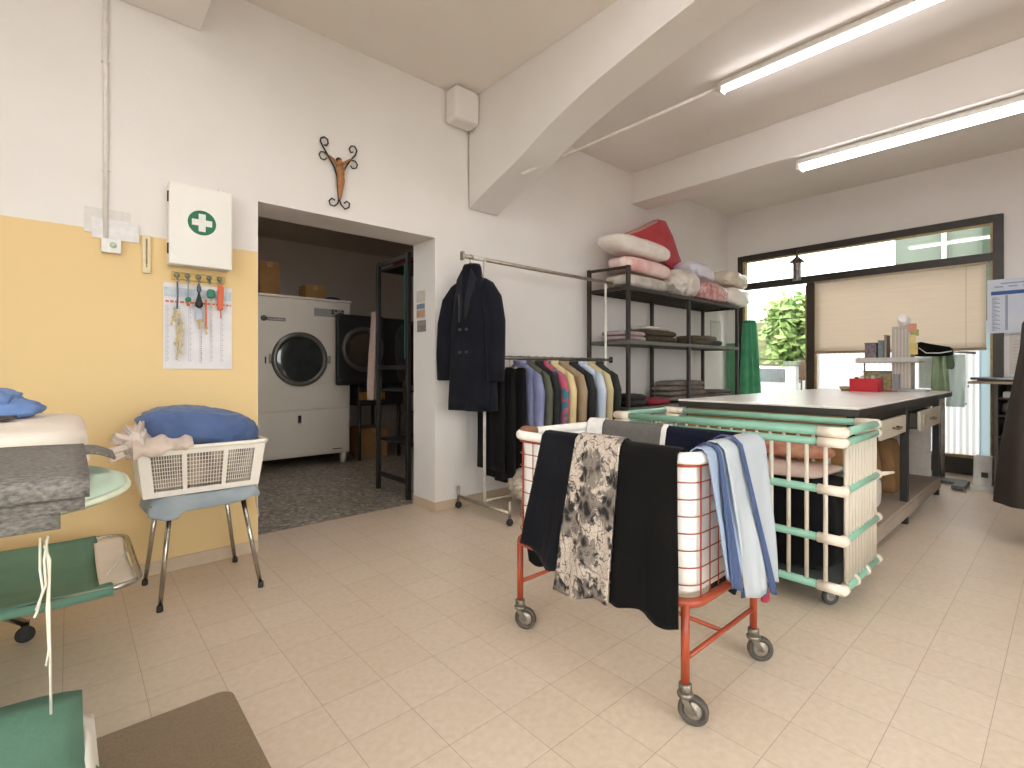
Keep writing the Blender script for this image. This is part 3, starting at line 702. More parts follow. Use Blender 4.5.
for side in range(4):
    m = MB(); npan = 3 if side % 2 == 0 else 2; ncol = 12
    strip(m, side, 0, 1, 0, .12); strip(m, side, 0, 1, .86, 1)
    edges = [0.0]+[k/float(npan) for k in range(1, npan)]+[1.0]
    for k in range(npan):
        a0 = edges[k]+(.085 if k == 0 else .02); a1 = edges[k+1]-(.085 if k == npan-1 else .02)
        strip(m, side, edges[k], a0, .12, .86); strip(m, side, a1, edges[k+1], .12, .86)
        for c in range(1, ncol):
            uc = a0+(a1-a0)*c/ncol; strip(m, side, uc-.0026, uc+.0026, .12, .86)
        for r in range(1, 9):
            tc_ = .12+.74*r/9.0; strip(m, side, a0, a1, tc_-.006, tc_+.006, .0035)
    m.obj('slotted_side', bw_, bk)
m = MB(); hx0, hy0 = bq(0, 0); m.box(C_[0]-hx0, C_[0]+hx0, C_[1]-hy0, C_[1]+hy0, Z0, Z0+.006); m.obj('bottom', bw_, bk)
hx1, hy1 = bq(0, 1); m = MB(); m.tube(rrect(C_[0]-hx1-.008, C_[0]+hx1+.008, C_[1]-hy1-.008, C_[1]+hy1+.008, .03, Z1), .011, 8, closed=True, flat=1.2); m.obj('rim', bw_, bk)
# washing in the basket
tag(MB().blob((.520, 3.215, .69), (.255, .160, .105), e1=.35, e2=.3, amp=.012, freq=11, seed=4).obj('linen_pile', mat('linen_tan', (196, 172, 152), .9, rgb2=(120, 100, 92), scale=9, bump=.3), None, (.520, 3.215, .58)), 'tan and dark washing filling the inside of the slotted basket', 'laundry')
bb = MB(); bb.blob((.545, 3.21, .880), (.275, .185, .105), e1=.8, e2=.7, nu=110, nv=60, amp=.020, freq=6.5, seed=1.3, ridge=True, M=Matrix.Rotation(.16, 4, 'Y'), flat=.75)
bb.blob((.310, 3.13, .945), (.06, .05, .022), e1=.9, e2=.8, nu=40, nv=24, amp=.012, freq=22, seed=9, ridge=True)
tag(bb.obj('blue_laundry', mat('cloth_blue', (82, 104, 150), .85, rgb2=(72, 93, 138), scale=5, sheen=.2, bump=.3, bscale=18), None, (.57, 3.21, .80)), 'rumpled mid blue cloth heaped on top of the white basket', 'laundry')
crm = mat('cloth_cream', (220, 204, 192), .9, rgb2=(208, 188, 176), scale=8, bump=.3, bscale=22)
m = MB()
def cream(u, v):
    x = .225+.25*u; out = .0
    # over the front rim at the left end
    t = v
    if t < .45: q = t/.45; p = V(x, 3.15-.155*q, .835+.03*math.sin(q*PI)-.01*q)
    else: q = (t-.45)/.55; p = V(x, 2.990-.010*math.sin(q*PI), .826-q*(.062-.045*u))
    return p+V(0, -.008*math.sin(u*16+v*3)-.004, .008*math.sin(u*13+v*6)+.003*math.sin(u*31-v*4))
m.grid(cream, 44, 26)
tag(m.obj('cream_cloth', crm, None, (.36, 3.05, .7), solid=.006), 'cream cloth folded over the front left rim of the basket', 'cloth')
m = MB(); m.blob((.245, 3.12, .835), (.055, .09, .065), e1=.9, e2=.8, nu=80, nv=48, amp=.028, freq=13, seed=6, ridge=True)
for (x_, y_, z_, a_, t_) in ((.20, 3.02, .83, -2.7, .06), (.21, 3.06, .85, -3.3, .05), (.23, 3.05, .88, 1.9, .075), (.26, 3.05, .89, 1.5, .08), (.19, 3.0, .80, -2.4, .05), (.215, 3.03, .865, 2.5, .06)):
    m.grid(lambda u, v: V(x_+t_*v*math.cos(a_)*1.2+.03*(u-.5)*(1-.5*v), y_-.02*v+.02*math.sin(u*9+v*3)*v, z_+t_*v*math.sin(a_)*.6+.012*math.sin(u*8+a_)), 12, 8)
tag(m.obj('white_cloth', mat('cloth_offwhite', (228, 216, 208), .9, rgb2=(214, 198, 190), scale=8, bump=.3), None, (.235, 3.13, .78), solid=.003), 'pinkish white frilled cloth sticking out at the left end of the basket', 'cloth')
m = MB(); m.grid(lambda u, v: V(.872+.012*math.sin(v*7)+.02*u, 3.36+.06*u+.008*math.sin(v*9), .79-v*.50+.02*math.sin(u*5)), 10, 24)
tag(m.obj('hanging_cloth', mat('cloth_grey', (196, 184, 172), .9, rgb2=(180, 168, 158), scale=7), None, (.91, 3.39, .28), solid=.004), 'thin pale cloth tail hanging down from the right end of the basket', 'cloth')

# ================================================================ two pressing tables with cloth trays
padm = mat('pad_white', (236, 226, 216), .9, rgb2=(228, 216, 204), scale=5, bump=.3, bscale=14)
mint = mat('pad_mint', (206, 226, 208), .9, rgb2=(196, 218, 198), scale=6, bump=.2, bscale=20)
green = mat('canvas_green', (104, 142, 123), .85, rgb2=(95, 133, 114), scale=6, bump=.15, bscale=80)
wt = thing('pressing_table', 'white padded pressing table against the yellow wall at the left', 'ironing table', (-.55, 2.35, 0))
def padtop(X0, X1, Y0, Y1, zt, zb, r, wr, seed):
    m = MB(); base = rrect(X0, X1, Y0, Y1, r, 0, 10); n = len(base); cx_, cy_ = (X0+X1)/2, (Y0+Y1)/2
    rings = []
    for (k, z, a) in ((.02, zt+.004, 0), (.4, zt+.003, 0), (.8, zt+.001, 0), (.96, zt-.004, 0), (.995, zt-.016, 0), (1.0, zt-.035, .3), (1.0, zt-(zt-zb)*.5, .8), (1.002, zb+.01, 1), (.99, zb, 1), (.9, zb+.002, 0)):
        ring = []
        for i, p in enumerate(base):
            d = a*wr*(math.sin(i*1.9+seed)+.7*math.sin(i*.83+2*seed))
            q = V(cx_+(p.x-cx_)*k, cy_+(p.y-cy_)*k, z+.4*d); o = V(p.x-cx_, p.y-cy_, 0).normalized(); ring.append(q+o*d)
        rings.append(ring)
    m.loft(rings); return m
padtop(-1.35, .040, 1.92, 2.86, 1.022, .90, .16, .010, 1.0).obj('padded_top', padm, wt)
MB().box(-1.3, -.02, 2.0, 2.78, .86, .90).obj('table_frame', chrome, wt, bevel=.01)
for (fx, fy) in ((-1.2, 2.05), (-1.2, 3.06), (-.45, 2.1), (-.145, 3.06)):
    lg = MB().tube([(fx, fy, .085), (fx-.10, fy-.22 if fy > 3 else fy, .25), (fx-.35 if fy > 3 else fx, 2.42 if fy > 3 else fy, .28 if fy > 3 else .6), (fx-.35 if fy > 3 else fx, 2.3 if fy > 3 else fy, .87)], .016, 10).obj('leg', chrome, wt)
    w_ = MB(); w_.lathe([(.006, -.013), (.03, -.013), (.034, -.006), (.034, .006), (.03, .013), (.006, .013)], (fx, fy, .035), 18, M=Matrix.Rotation(PI/2, 4, 'X')); w_.box(fx-.012, fx+.012, fy-.02, fy-.016, .03, .09); w_.box(fx-.012, fx+.012, fy+.016, fy+.02, .03, .09); w_.box(fx-.014, fx+.014, fy-.02, fy+.02, .078, .09); w_.obj('caster', rubber, lg)
MB().tube([(-.75, 2.2, .10), (-.12, 2.96, .30)], .010, 8).obj('brace', chrome, wt)
def tray(parent, X0, X1, Y0, Y1, z, sag, Xg, pale):
    fr = MB(); fr.tube(rrect(X0, X1, Y0, Y1, .09, z, 8), .011, 10, closed=True); fr.obj('tray_frame', chrome, parent)
    m = MB(); 
    def fn(u, v):
        k = -.05+1.10*v; y = Y0+(Y1-Y0)*min(1.025, max(-.025, k)); s = math.sin(PI*min(1, max(0, k))); x = X0+.02+(Xg-X0-.02)*u
        ed = max(0, -k, k-1)/.05
        return V(x+(.03*(1-v) if u > .98 else 0), y, z+.016-sag*s-.035*ed+.003*math.sin(u*12))
    m.grid(fn, 30, 40); m.obj('tray_cloth', green, parent, solid=.004)
    m = MB(); m.grid(lambda u, v: V(Xg-.01+(X1-Xg-.004)*u, Y0+.03+(Y1-Y0-.06)*v, z+.004-sag*.55*math.sin(PI*v)), 8, 14); o = m.obj('tray_end', pale, parent, solid=.003)
    MB().tube([(Xg+.01, Y0+.2, z-sag*.4), (X1-.01, Y1-.28, z-sag*.05)], .004, 6).obj('tray_cord', pw, parent)
beige = mat('canvas_beige', (234, 224, 211), .9, rgb2=(226, 215, 200), scale=5)
tray(wt, -1.3, .215, 2.45, 3.22, .36, .055, .098, beige)
for xx in (-.9, -.55): MB().tube([(xx, 2.46, .36), (xx, 2.3, .6), (xx, 2.2, .87)], .008, 8).obj('tray_arm', chrome, wt)
mt = thing('ironing_board', 'mint green covered ironing board with a rounded end at the left edge', 'ironing board', (-.5, 1.55, 0))
padtop(-1.35, .103, 1.255, 1.86, .952, .917, .27, .003, 2.0).obj('board_top', mint, mt)
pb_ = rrect(-1.352, .106, 1.252, 1.863, .272, .927, 10); MB().tube(pb_, .0065, 8, closed=True).obj('piping', mat('piping_cream', (226, 232, 208), .8), mt)
MB().box(-1.2, -.15, 1.42, 1.68, .885, .917).obj('board_frame', chrome, mt, bevel=.008)
for (fx, fy) in ((-1.2, 1.25), (-1.2, 1.85), (-.6, 1.25), (-.6, 1.85)):
    MB().tube([(fx, min(max(fy, 1.46), 1.64), .88), (fx, fy, .002)], .014, 10).obj('leg', chrome, mt)
whc = mat('canvas_white', (228, 220, 208), .85, rgb2=(220, 211, 198), scale=5)
def edge_tray(parent, X0, X1, Y0, Y1, z):
    m = MB()
    def fn(u, v):
        y = Y0+(Y1-Y0)*v; w = min(1, max(0, (1.33-y)/.12)); return V(X0+(X1-X0+.045*w*w*(3-2*w))*u, y, z+.012-.035*math.sin(PI*v)-(.022*(abs(u-.5)*2)**8)+.004*math.sin(u*8+v*4))
    m.grid(fn, 30, 18); return m.obj('tray_cloth', green, parent, solid=.006)
edge_tray(mt, -1.0, .022, .70, 1.545, .458)
fr = MB(); fr.tube(rrect(-1.0, .030, .74, 1.47, .08, .415, 8), .010, 10, closed=True); fr.obj('tray_frame', whc, mt)
m = MB(); m.grid(lambda u, v: V(.0+.051*u-.01*v*u, .95+.555*v-.03*u*v, .426-.030*math.sin(PI*(.3+.7*v))-.012*u*u), 6, 14); m.obj('tray_end', whc, mt, solid=.006)
for xx in (-.55, -.9): MB().tube([(xx, 1.47, .415), (xx, 1.53, .7), (xx, 1.55, .885)], .009, 8).obj('tray_arm', chrome, mt)
# tie strings of the cover
tie = mat('tie_white', (232, 222, 206), .8)
ts = thing('tie_strings', 'white cotton tie strings dangling from the mint ironing board', 'strings', (-.07, 1.42, .5))
for pts in ([(40, 538), (40, 570), (43, 590), (37, 612), (34, 618)], [(48, 536), (44, 560), (46, 585), (36, 610)], [(46, 540), (49, 575), (47, 610), (49, 650), (46, 666)], [(44, 545), (50, 560), (49, 600), (50, 650), (51, 714)]):
    MB().tube([px(p[0], p[1], 'Y', 1.40-.004*i) for i, p in enumerate(pts)], .0023, 6).obj('string', tie, ts)
# tweed cloth folded on the board
tweed = mat('tweed', (136, 130, 125), .95, rgb2=(86, 81, 78), scale=150, stretch=(.7, 1.2, 1.2), bump=.35, bscale=120, contrast=(.3, .7))
tw = thing('folded_tweed', 'dark grey tweed cloth folded in layers on the mint ironing board', 'cloth', (-.4, 1.45, .94))
def layer(nm, x0, x1, y0, y1, z0, z1, hang, seed):
    m = MB(); prof_ = []
    N = 26
    def fn(u, v):
        x = x0+(x1-x0)*u
        if v < .6: q = v/.6; y = y1+(y0-y1)*q; z = z1+.004*math.sin(x*9+seed)
        elif v < .72: q = (v-.6)/.12; a = q*PI/2; y = y0-.018*math.sin(a); z = z1-.018*(1-math.cos(a))
        else: q = (v-.72)/.28; y = y0-.018-.004*math.sin(q*3+seed); z = z1-.018-hang*q
        return V(x, y+.003*noise.noise(V(x*7, v*5, seed)), z+.004*noise.noise(V(x*5, v*6, seed+3)))
    m.grid(fn, 40, N); return m.obj(nm, tweed, tw, solid=.012, off=-1)
layer('lower_fold', -.95, -.012, 1.255, 1.66, .953, .966, .036, 1)
layer('middle_fold', -.95, .022, 1.24, 1.68, .966, .981, .022, 2)
layer('upper_fold', -.95, .028, 1.215, 1.70, .981, .997, .002, 3)
fl = MB(); fl.grid(lambda u, v: V(.0+.085*u, 1.54+.15*v+.02*u, .997+.012*math.sin(u*PI)-.016*u), 12, 10); fl.obj('turned_corner', tweed, tw, solid=.006)
# things on the white pressing table
m = MB(); m.blob((-.375, 2.60, 1.078), (.24, .15, .066), e1=.8, e2=.8, nu=110, nv=60, amp=.030, freq=9, seed=3, ridge=True, flat=.9); m.blob((-.185, 2.55, 1.055), (.11, .09, .034), e1=.9, e2=.8, nu=40, nv=24, amp=.018, freq=15, seed=8, ridge=True)
tag(m.obj('blue_shirt_pile', mat('shirt_blue', (124, 150, 198), .85, rgb2=(106, 134, 186), scale=6, bump=.2), None, (-.35, 2.58, 1.026)), 'crumpled light blue shirts piled on the white pressing table', 'laundry')
m = MB(); m.prism([(-.30, -.05), (.10, -.05), (.14, 0), (.10, .05), (-.30, .05)], .012, frame((-.26, 2.36, 1.03), (.92, .39, 0), (-.39, .92, 0), (0, 0, 1))); 
tag(m.obj('iron_rest', mat('rest_dark', (66, 62, 60), .5), None, (-.26, 2.36, 1.03), bevel=.004), 'dark flat iron rest plate lying on the white pressing table', 'iron rest')
# mat on the floor
m = MB(); m.prism([(p.x, p.y) for p in rrect(-.35, .452, 1.0, 2.09, .05, 0, 6)], .012, Matrix.Translation((0, 0, 0)))
tag(m.obj('floor_mat', mat('mat_brown', (150, 131, 109), .95, rgb2=(141, 122, 101), scale=120, bump=.3, bscale=160), None, (.05, 1.5, 0), bevel=.004), 'brown standing mat lying on the tiled floor', 'mat')
# ================================================================ LAUNDRY ROOM
dryw = mat('dryer_white', (226, 217, 206), .4, rgb2=(221, 211, 199), scale=2)
dry = thing('tumble_dryer', 'big white tumble dryer with a round glass door in the laundry room', 'dryer', (2.1, 6.75, 0))
MB().box(1.50, 2.735, 6.262, 7.3, .13, 2.06).obj('body', dryw, dry, bevel=.012)
MB().box(1.49, 2.75, 6.245, 7.31, 2.06, 2.09).obj('top_panel', dryw, dry, bevel=.008)
MB().box(1.505, 2.70, 6.245, 6.262, .16, .694).obj('lower_panel', dryw, dry, bevel=.006)
MB().box(1.505, 2.73, 6.245, 6.262, .708, 2.05).obj('front_panel', dryw, dry, bevel=.006)
MB().box(2.075, 2.115, 6.236, 6.246, .55, .64).obj('panel_handle', black, dry, bevel=.006)
ry = Matrix.Rotation(PI/2, 4, 'X')
d = MB().lathe([(.275, .0), (.325, .0), (.332, .012), (.325, .03), (.295, .042), (.275, .034), (.275, 0)], (2.10, 6.245, 1.325), 48, M=ry, caps=False).obj('door', mat('door_ring', (120, 116, 110), .35, .6), dry)
MB().lathe([(.001, .018), (.15, .022), (.24, .02), (.277, .012)], (2.10, 6.245, 1.325), 40, M=ry, caps=False).obj('door_glass', mat('dark_glass', (46, 48, 47), .08, rgb2=(58, 60, 58), scale=6, coat=.6), d)
MB().box(2.44, 2.462, 6.205, 6.24, 1.28, 1.37).obj('door_latch', chrome, d, bevel=.004)
hg = MB(); hg.box(1.745, 1.775, 6.225, 6.246, 1.27, 1.38); hg.obj('door_hinge', chrome, d, bevel=.004)
cpn = MB().box(2.27, 2.645, 6.239, 6.246, 1.865, 1.965).obj('control_panel', mat('panel_grey', (158, 154, 150), .4), dry, bevel=.002)
b_ = MB()
for i, x in enumerate((2.50, 2.545, 2.595, 2.63)):
    for j, z in enumerate((1.945, 1.915, 1.885)):
        if (i+j) % 3 != 2: b_.box(x-.014, x+.014, 6.234, 6.24, z-.010, z+.010)
b_.obj('button', black, cpn, bevel=.002)
nb = MB().box(1.72, 1.93, 6.240, 6.246, 1.775, 1.815).obj('name_plate', mat('plate_dark', (120, 116, 112), .4), dry)
b_ = MB()
b_.lathe([(.001, .012), (.032, .012), (.034, 0)], (1.69, 6.246, 1.80), 20, M=ry)
b_.obj('round_emblem', mat('emblem_dark', (84, 82, 80), .4), dry)
b_ = MB(); rnd = random.Random(2); x = 1.735
while x < 1.915:
    w_ = rnd.uniform(.006, .013); b_.box(x, x+w_, 6.237, 6.2405, 1.783, 1.783+rnd.choice((.022, .016, .022))); x += w_+.005
b_.obj('plate_lettering', mat('letter_pale', (196, 192, 186), .4), nb)
MB().box(1.70, 1.715, 6.238, 6.246, 1.27, 1.35).obj('lock_slot', black, dry)
MB().box(2.50, 2.62, 6.242, 6.246, .185, .195).obj('lower_slot', black, dry)
for x in (1.55, 2.66):
    for y in (6.30, 7.25): MB().tube([(x, y, 0), (x, y, .132)], [.03, .045], 12).obj('leg', dryw, dry)
kraft = mat('kraft_card', (150, 112, 66), .85, rgb2=(138, 102, 58), scale=6)
def carton(x0, x1, y0, y1, z0, z1, label, m=kraft, tape=True):
    t = thing('cardboard_box', label, 'box', ((x0+x1)/2, (y0+y1)/2, z0))
    MB().box(x0, x1, y0, y1, z0, z1).obj('carton', m, t, bevel=.006)
    if tape: MB().box((x0+x1)/2-.03, (x0+x1)/2+.03, y0-.002, y1+.002, z1-.06, z1+.002).obj('tape', mat('tape_tan', (172, 138, 92), .4), t)
    fl = MB(); fl.box(x0+.004, x1-.004, y0+.003, (y0+y1)/2-.004, z1, z1+.004); fl.box(x0+.004, x1-.004, (y0+y1)/2+.004, y1-.003, z1, z1+.004); fl.obj('flap', m, t)
carton(1.70, 1.93, 6.45, 6.75, 2.092, 2.50, 'tall cardboard box on the left end of the tumble dryer top')
carton(2.22, 2.47, 6.40, 6.65, 2.092, 2.27, 'small square cardboard box on the middle of the dryer top')
tag(MB().blob((2.60, 6.50, 2.118), (.10, .09, .034), e1=.9, e2=.8, amp=.012, freq=18, seed=2, flat=.75, nu=30, nv=16).obj('blue_cloth', mat('cloth_navyblue', (48, 58, 92), .9), None, (2.6, 6.5, 2.092)), 'small dark blue cloth lying on the right end of the dryer top', 'cloth')
carton(2.92, 3.30, 6.32, 6.72, 0, .40, 'open cardboard box on the terrazzo floor beside the dryer', mat('kraft_dark', (164, 124, 80), .85, rgb2=(150, 112, 70), scale=5))
# black machine
bmx = thing('black_washer', 'black front loading machine with a round dark door beside the dryer', 'machine', (3.1, 6.6, 0))
blkp = mat('machine_black', (34, 32, 32), .45, rgb2=(42, 40, 39), scale=10)
MB().box(2.80, 3.50, 6.16, 7.2, 1.0, 1.90).obj('housing', blkp, bmx, bevel=.03, segs=3)
ft_ = MB().box(2.49, 3.14, 6.085, 6.15, 1.0, 1.90).obj('door_panel', blkp, bmx, bevel=.03, segs=4)
MB().lathe([(.22, 0), (.28, 0), (.29, .02), (.27, .05), (.22, .04), (.22, 0)], (2.83, 6.085, 1.46), 40, M=ry, caps=False).obj('door_ring', mat('machine_ring', (92, 88, 86), .35, .4), ft_)
MB().lathe([(.001, .05), (.12, .045), (.223, .02)], (2.83, 6.085, 1.46), 36, M=ry, caps=False).obj('door_glass', mat('brown_glass', (74, 62, 54), .1, rgb2=(60, 52, 46), scale=5), ft_)
MB().box(2.82, 3.48, 6.2, 7.1, .72, 1.0).obj('pedestal', blkp, bmx, bevel=.02)
MB().box(2.84, 3.20, 6.19, 6.20, .80, .90).obj('yellow_strip', mat('label_ochre', (150, 108, 34), .5), bmx)
for (x, y) in ((2.86, 6.25), (3.44, 6.25), (2.86, 7.05), (3.44, 7.05)): MB().cyl((x, y, 0), (x, y, .73), .025, 10).obj('leg', blkp, bmx)
for (x, z) in ((2.53, 1.86), (2.53, 1.05)): MB().lathe([(.001, .012), (.02, .012), (.024, 0)], (x+.02, 6.085, z), 12, M=ry).obj('corner_bolt', mat('bolt_dark', (60, 58, 56), .4, .5), ft_)
# black shelf rack at the doorway
lr = thing('metal_shelving', 'tall black metal shelving just inside the laundry room doorway', 'shelving', (2.7, 4.36, 0))
for (x, y) in ((2.335, 4.065), (2.335, 4.655), (3.1, 4.065), (3.1, 4.655)): MB().box(x-.02, x+.02, y-.02, y+.02, 0, 2.28).obj('post', black, lr, bevel=.003)
m = MB()
for z in (2.25, .16, 1.22):
    for x in (2.335, 3.1): m.box(x-.012, x+.012, 4.08, 4.64, z-.02, z+.02)
m.obj('end_bar', black, lr)
for z in (.50, 1.00, 2.20): MB().box(2.36, 3.08, 4.06, 4.66, z-.012, z+.012).obj('shelf', black, lr, bevel=.002)
MB().box(2.345, 2.352, 4.14, 4.16, 1.30, 2.19).obj('edge_strip', mat('teal_edge', (40, 104, 96), .4), lr)
cloak = mat('garment_black', (17, 16, 18), .9, rgb2=(24, 22, 24), scale=6, sheen=.04, spec=.12, bump=.2, bscale=25)
tag(MB().blob((2.72, 4.36, 1.36), (.28, .22, .33), e1=.5, e2=.4, amp=.02, freq=8, seed=11, flat=.99).obj('dark_bundle', cloak, None, (2.72, 4.36, 1.016)), 'big black garment bundle filling the middle of the black metal shelving', 'bundle')
tag(MB().blob((2.72, 4.36, .655), (.25, .19, .128), e1=.5, e2=.5, amp=.014, freq=9, seed=12).obj('grey_bundle', mat('bundle_grey', (44, 42, 42), .9), None, (2.72, 4.36, .52)), 'dark grey bundle on the low shelf of the black metal shelving', 'bundle')
tag(MB().blob((2.56, 4.36, 2.255), (.17, .20, .04), e1=.8, e2=.6, amp=.012, freq=14, seed=5, flat=.9).obj('red_cloth', mat('cloth_red_dark', (150, 46, 44), .8), None, (2.56, 4.36, 2.215)), 'red cloth lying on top of the black metal shelving', 'cloth')
tag(MB().lathe([(.001, 0), (.12, 0), (.17, .09), (.18, .13), (.165, .13), (.11, .015), (.001, .012)], (2.62, 4.35, .0), 28).obj('white_bowl', mat('bowl_white', (170, 164, 158), .4), None, (2.62, 4.35, 0)), 'white plastic bowl on the floor under the black metal shelving', 'bowl')
pc = MB(); pc.grid(lambda u, v: V(2.40+.13*(u-.5)*(.25+.75*min(1, v*1.3)) - .01, 4.86+.03*math.sin(u*9+v*2), 1.80-v*.92), 14, 26)
pk = thing('hanging_towel', 'pale pink towel hanging from the rear of the black metal shelving', 'towel', (2.4, 4.86, .9))
pc.obj('towel_cloth', mat('towel_pink', (188, 164, 154), .9), pk, solid=.012)
MB().tube([(2.39, 4.86, 1.79), (2.38, 4.82, 1.84), (2.36, 4.74, 1.85), (2.345, 4.68, 1.84)], .005, 6).obj('hanging_loop', chrome, pk)

# ================================================================ RED WIRE CART
orange = mat('cart_orange', (166, 70, 40), .5, rgb2=(154, 61, 34), scale=14, coat=.2)
wirem = mat('wire_red', (156, 62, 44), .5)
liner = mat('liner_white', (248, 245, 242), .5, rgb2=(244, 240, 236), scale=8, bump=.25, bscale=16)
CX0, CX1, CY0, CY1 = 1.555, 2.125, .845, 1.735
rc = thing('wire_laundry_cart', 'orange red wire laundry cart on casters with a white liner, nearest the viewer', 'laundry cart', (1.84, 1.29, 0))
MB().tube(rrect(CX0, CX1, CY0, CY1, .075, .405, 8), .016, 12, closed=True).obj('base_ring', orange, rc)
MB().tube(rrect(CX0, CX1, CY0, CY1, .075, .872, 8), .006, 8, closed=True).obj('top_wire', wirem, rc)
NV, NH = 9, 8
faces = {'front': (V(CX0, CY0, 0), V(CX0, CY1, 0), 14), 'side': (V(CX0, CY0, 0), V(CX1, CY0, 0), 9), 'far': (V(CX1, CY0, 0), V(CX1, CY1, 0), 14), 'end': (V(CX0, CY1, 0), V(CX1, CY1, 0), 9)}
for k, (p, q, n) in faces.items():
    m = MB()
    for i in range(n+1):
        t = (i/float(n)); a = p.lerp(q, t); L = (q-p).length
        if t*L < .05 or (1-t)*L < .05:
            dirn = (q-p).normalized(); a = p+dirn*(.06 if t < .5 else L-.06)
        m.tube([(a.x, a.y, .405), (a.x, a.y, .872)], .0022, 6)
    m.obj('wire_panel', wirem, rc)
m = MB()
for i in range(1, NH): m.tube(rrect(CX0, CX1, CY0, CY1, .075, .405+.467*i/NH, 6), .0022, 6, closed=True)
m.obj('wire_hoops', wirem, rc)
for (x, y, h) in ((CX0+.012, CY0+.03, 0), (CX1-.012, CY0+.03, 0), (CX0+.012, CY1-.03, 0), (CX1-.012, CY1-.03, 0)):
    lg = MB().tube([(x, y, .405), (x, y, .125)], .0145, 12).obj('leg', orange, rc)
for y in (CY0+.03, CY1-.03): MB().tube([(CX0+.012, y, .215), (CX1-.012, y, .215)], .009, 10).obj('cross_bar', orange, rc)
MB().tube([(1.84, CY0+.03, .215), (1.84, CY1-.03, .215)], .008, 10).obj('long_bar', orange, rc)
steel = mat('caster_steel', (142, 134, 124), .4, .7, rgb2=(120, 112, 102), scale=30)
tyre = mat('caster_tyre', (84, 76, 70), .7, rgb2=(72, 66, 60), scale=20)
hubm = mat('caster_hub', (168, 158, 146), .45, .5, rgb2=(150, 140, 128), scale=30)
def caster(parent, x, y, ang, r=.05, top=.135, w=.013, sm=steel, tm=tyre, hub=None):
    c, s = math.cos(ang), math.sin(ang); off = .026
    M = Matrix.Translation((x, y, 0)) @ rotz(ang)
    m = MB(); m.lathe([(.018, top-.03), (.022, top-.026), (.022, top-.004), (.017, top)], (x, y, 0), 16)
    m.lathe([(.026, top-.045), (.028, top-.035), (.020, top-.028)], (x, y, 0), 16)
    for sd in (-1, 1):
        m.prism([(-.012, top-.045), (.012, top-.045), (off+.014, r-.006), (off-.014, r-.006)], .003, M @ frame((0, sd*(w+.006)+(0.0015), 0), (1, 0, 0), (0, 0, 1), (0, -1, 0)))
    m.cyl(M @ V(off, -w-.01, r), M @ V(off, w+.01, r), .007, 10)
    k = m.obj('caster', sm, parent)
    wm = MB(); R = rotz(ang) @ Matrix.Rotation(PI/2, 4, 'X'); c0 = M @ V(off, 0, r)
    wm.lathe([(.010, -w*.7), (.022, -w*.7), (.024, -w*.5), (r*.66, -w*.5), (r*.7, -w), (r*.93, -w), (r, -w*.55), (r, w*.55), (r*.93, w), (r*.7, w), (r*.66, w*.5), (.024, w*.5), (.022, w*.7), (.010, w*.7)], c0, 28, M=R)
    wm.lathe([(.004, -w-.001), (.020, -w-.001), (r*.55, -w*.6), (r*.62, -w*.45)], c0, 24, mi=1, M=R); wm.lathe([(r*.62, w*.45), (r*.55, w*.6), (.020, w+.001), (.004, w+.001)], c0, 24, mi=1, M=R); wm.obj('wheel', [tm, hubm], k)
caster(rc, CX0+.012, CY0+.03, math.radians(-70)); caster(rc, CX1-.012, CY0+.03, math.radians(-50)); caster(rc, CX0+.012, CY1-.03, math.radians(-60)); caster(rc, CX1-.012, CY1-.03, math.radians(-60))
ins = .014
m = MB(); rings = []
for z, e in ((.905, .0), (.88, .012), (.80, ins), (.6, ins), (.44, ins), (.418, ins+.02), (.416, .12)):
    ring = rrect(CX0+e, CX1-e, CY0+e, CY1-e, .07, z, 8)
    rings.append([p+V(.0035*noise.noise(p*9), .0035*noise.noise(p*9+V(5, 0, 0)), 0) for p in ring])
m.loft(rings, caps=False); b = len(m.v); n = len(rings[-1]); m.add(rings[-1], [tuple(range(n))], 0)
m.obj('liner', liner, rc, solid=.004)
rim = rrect(CX0, CX1, CY0, CY1, .075, .897, 10); rr = [.0215+.004*noise.noise(p*7) for p in rim]
MB().tube(rim, rr, 12, closed=True).obj('rim_roll', mat('liner_rim', (246, 240, 235), .7, rgb2=(241, 234, 228), scale=12, bump=.3, bscale=40), rc)
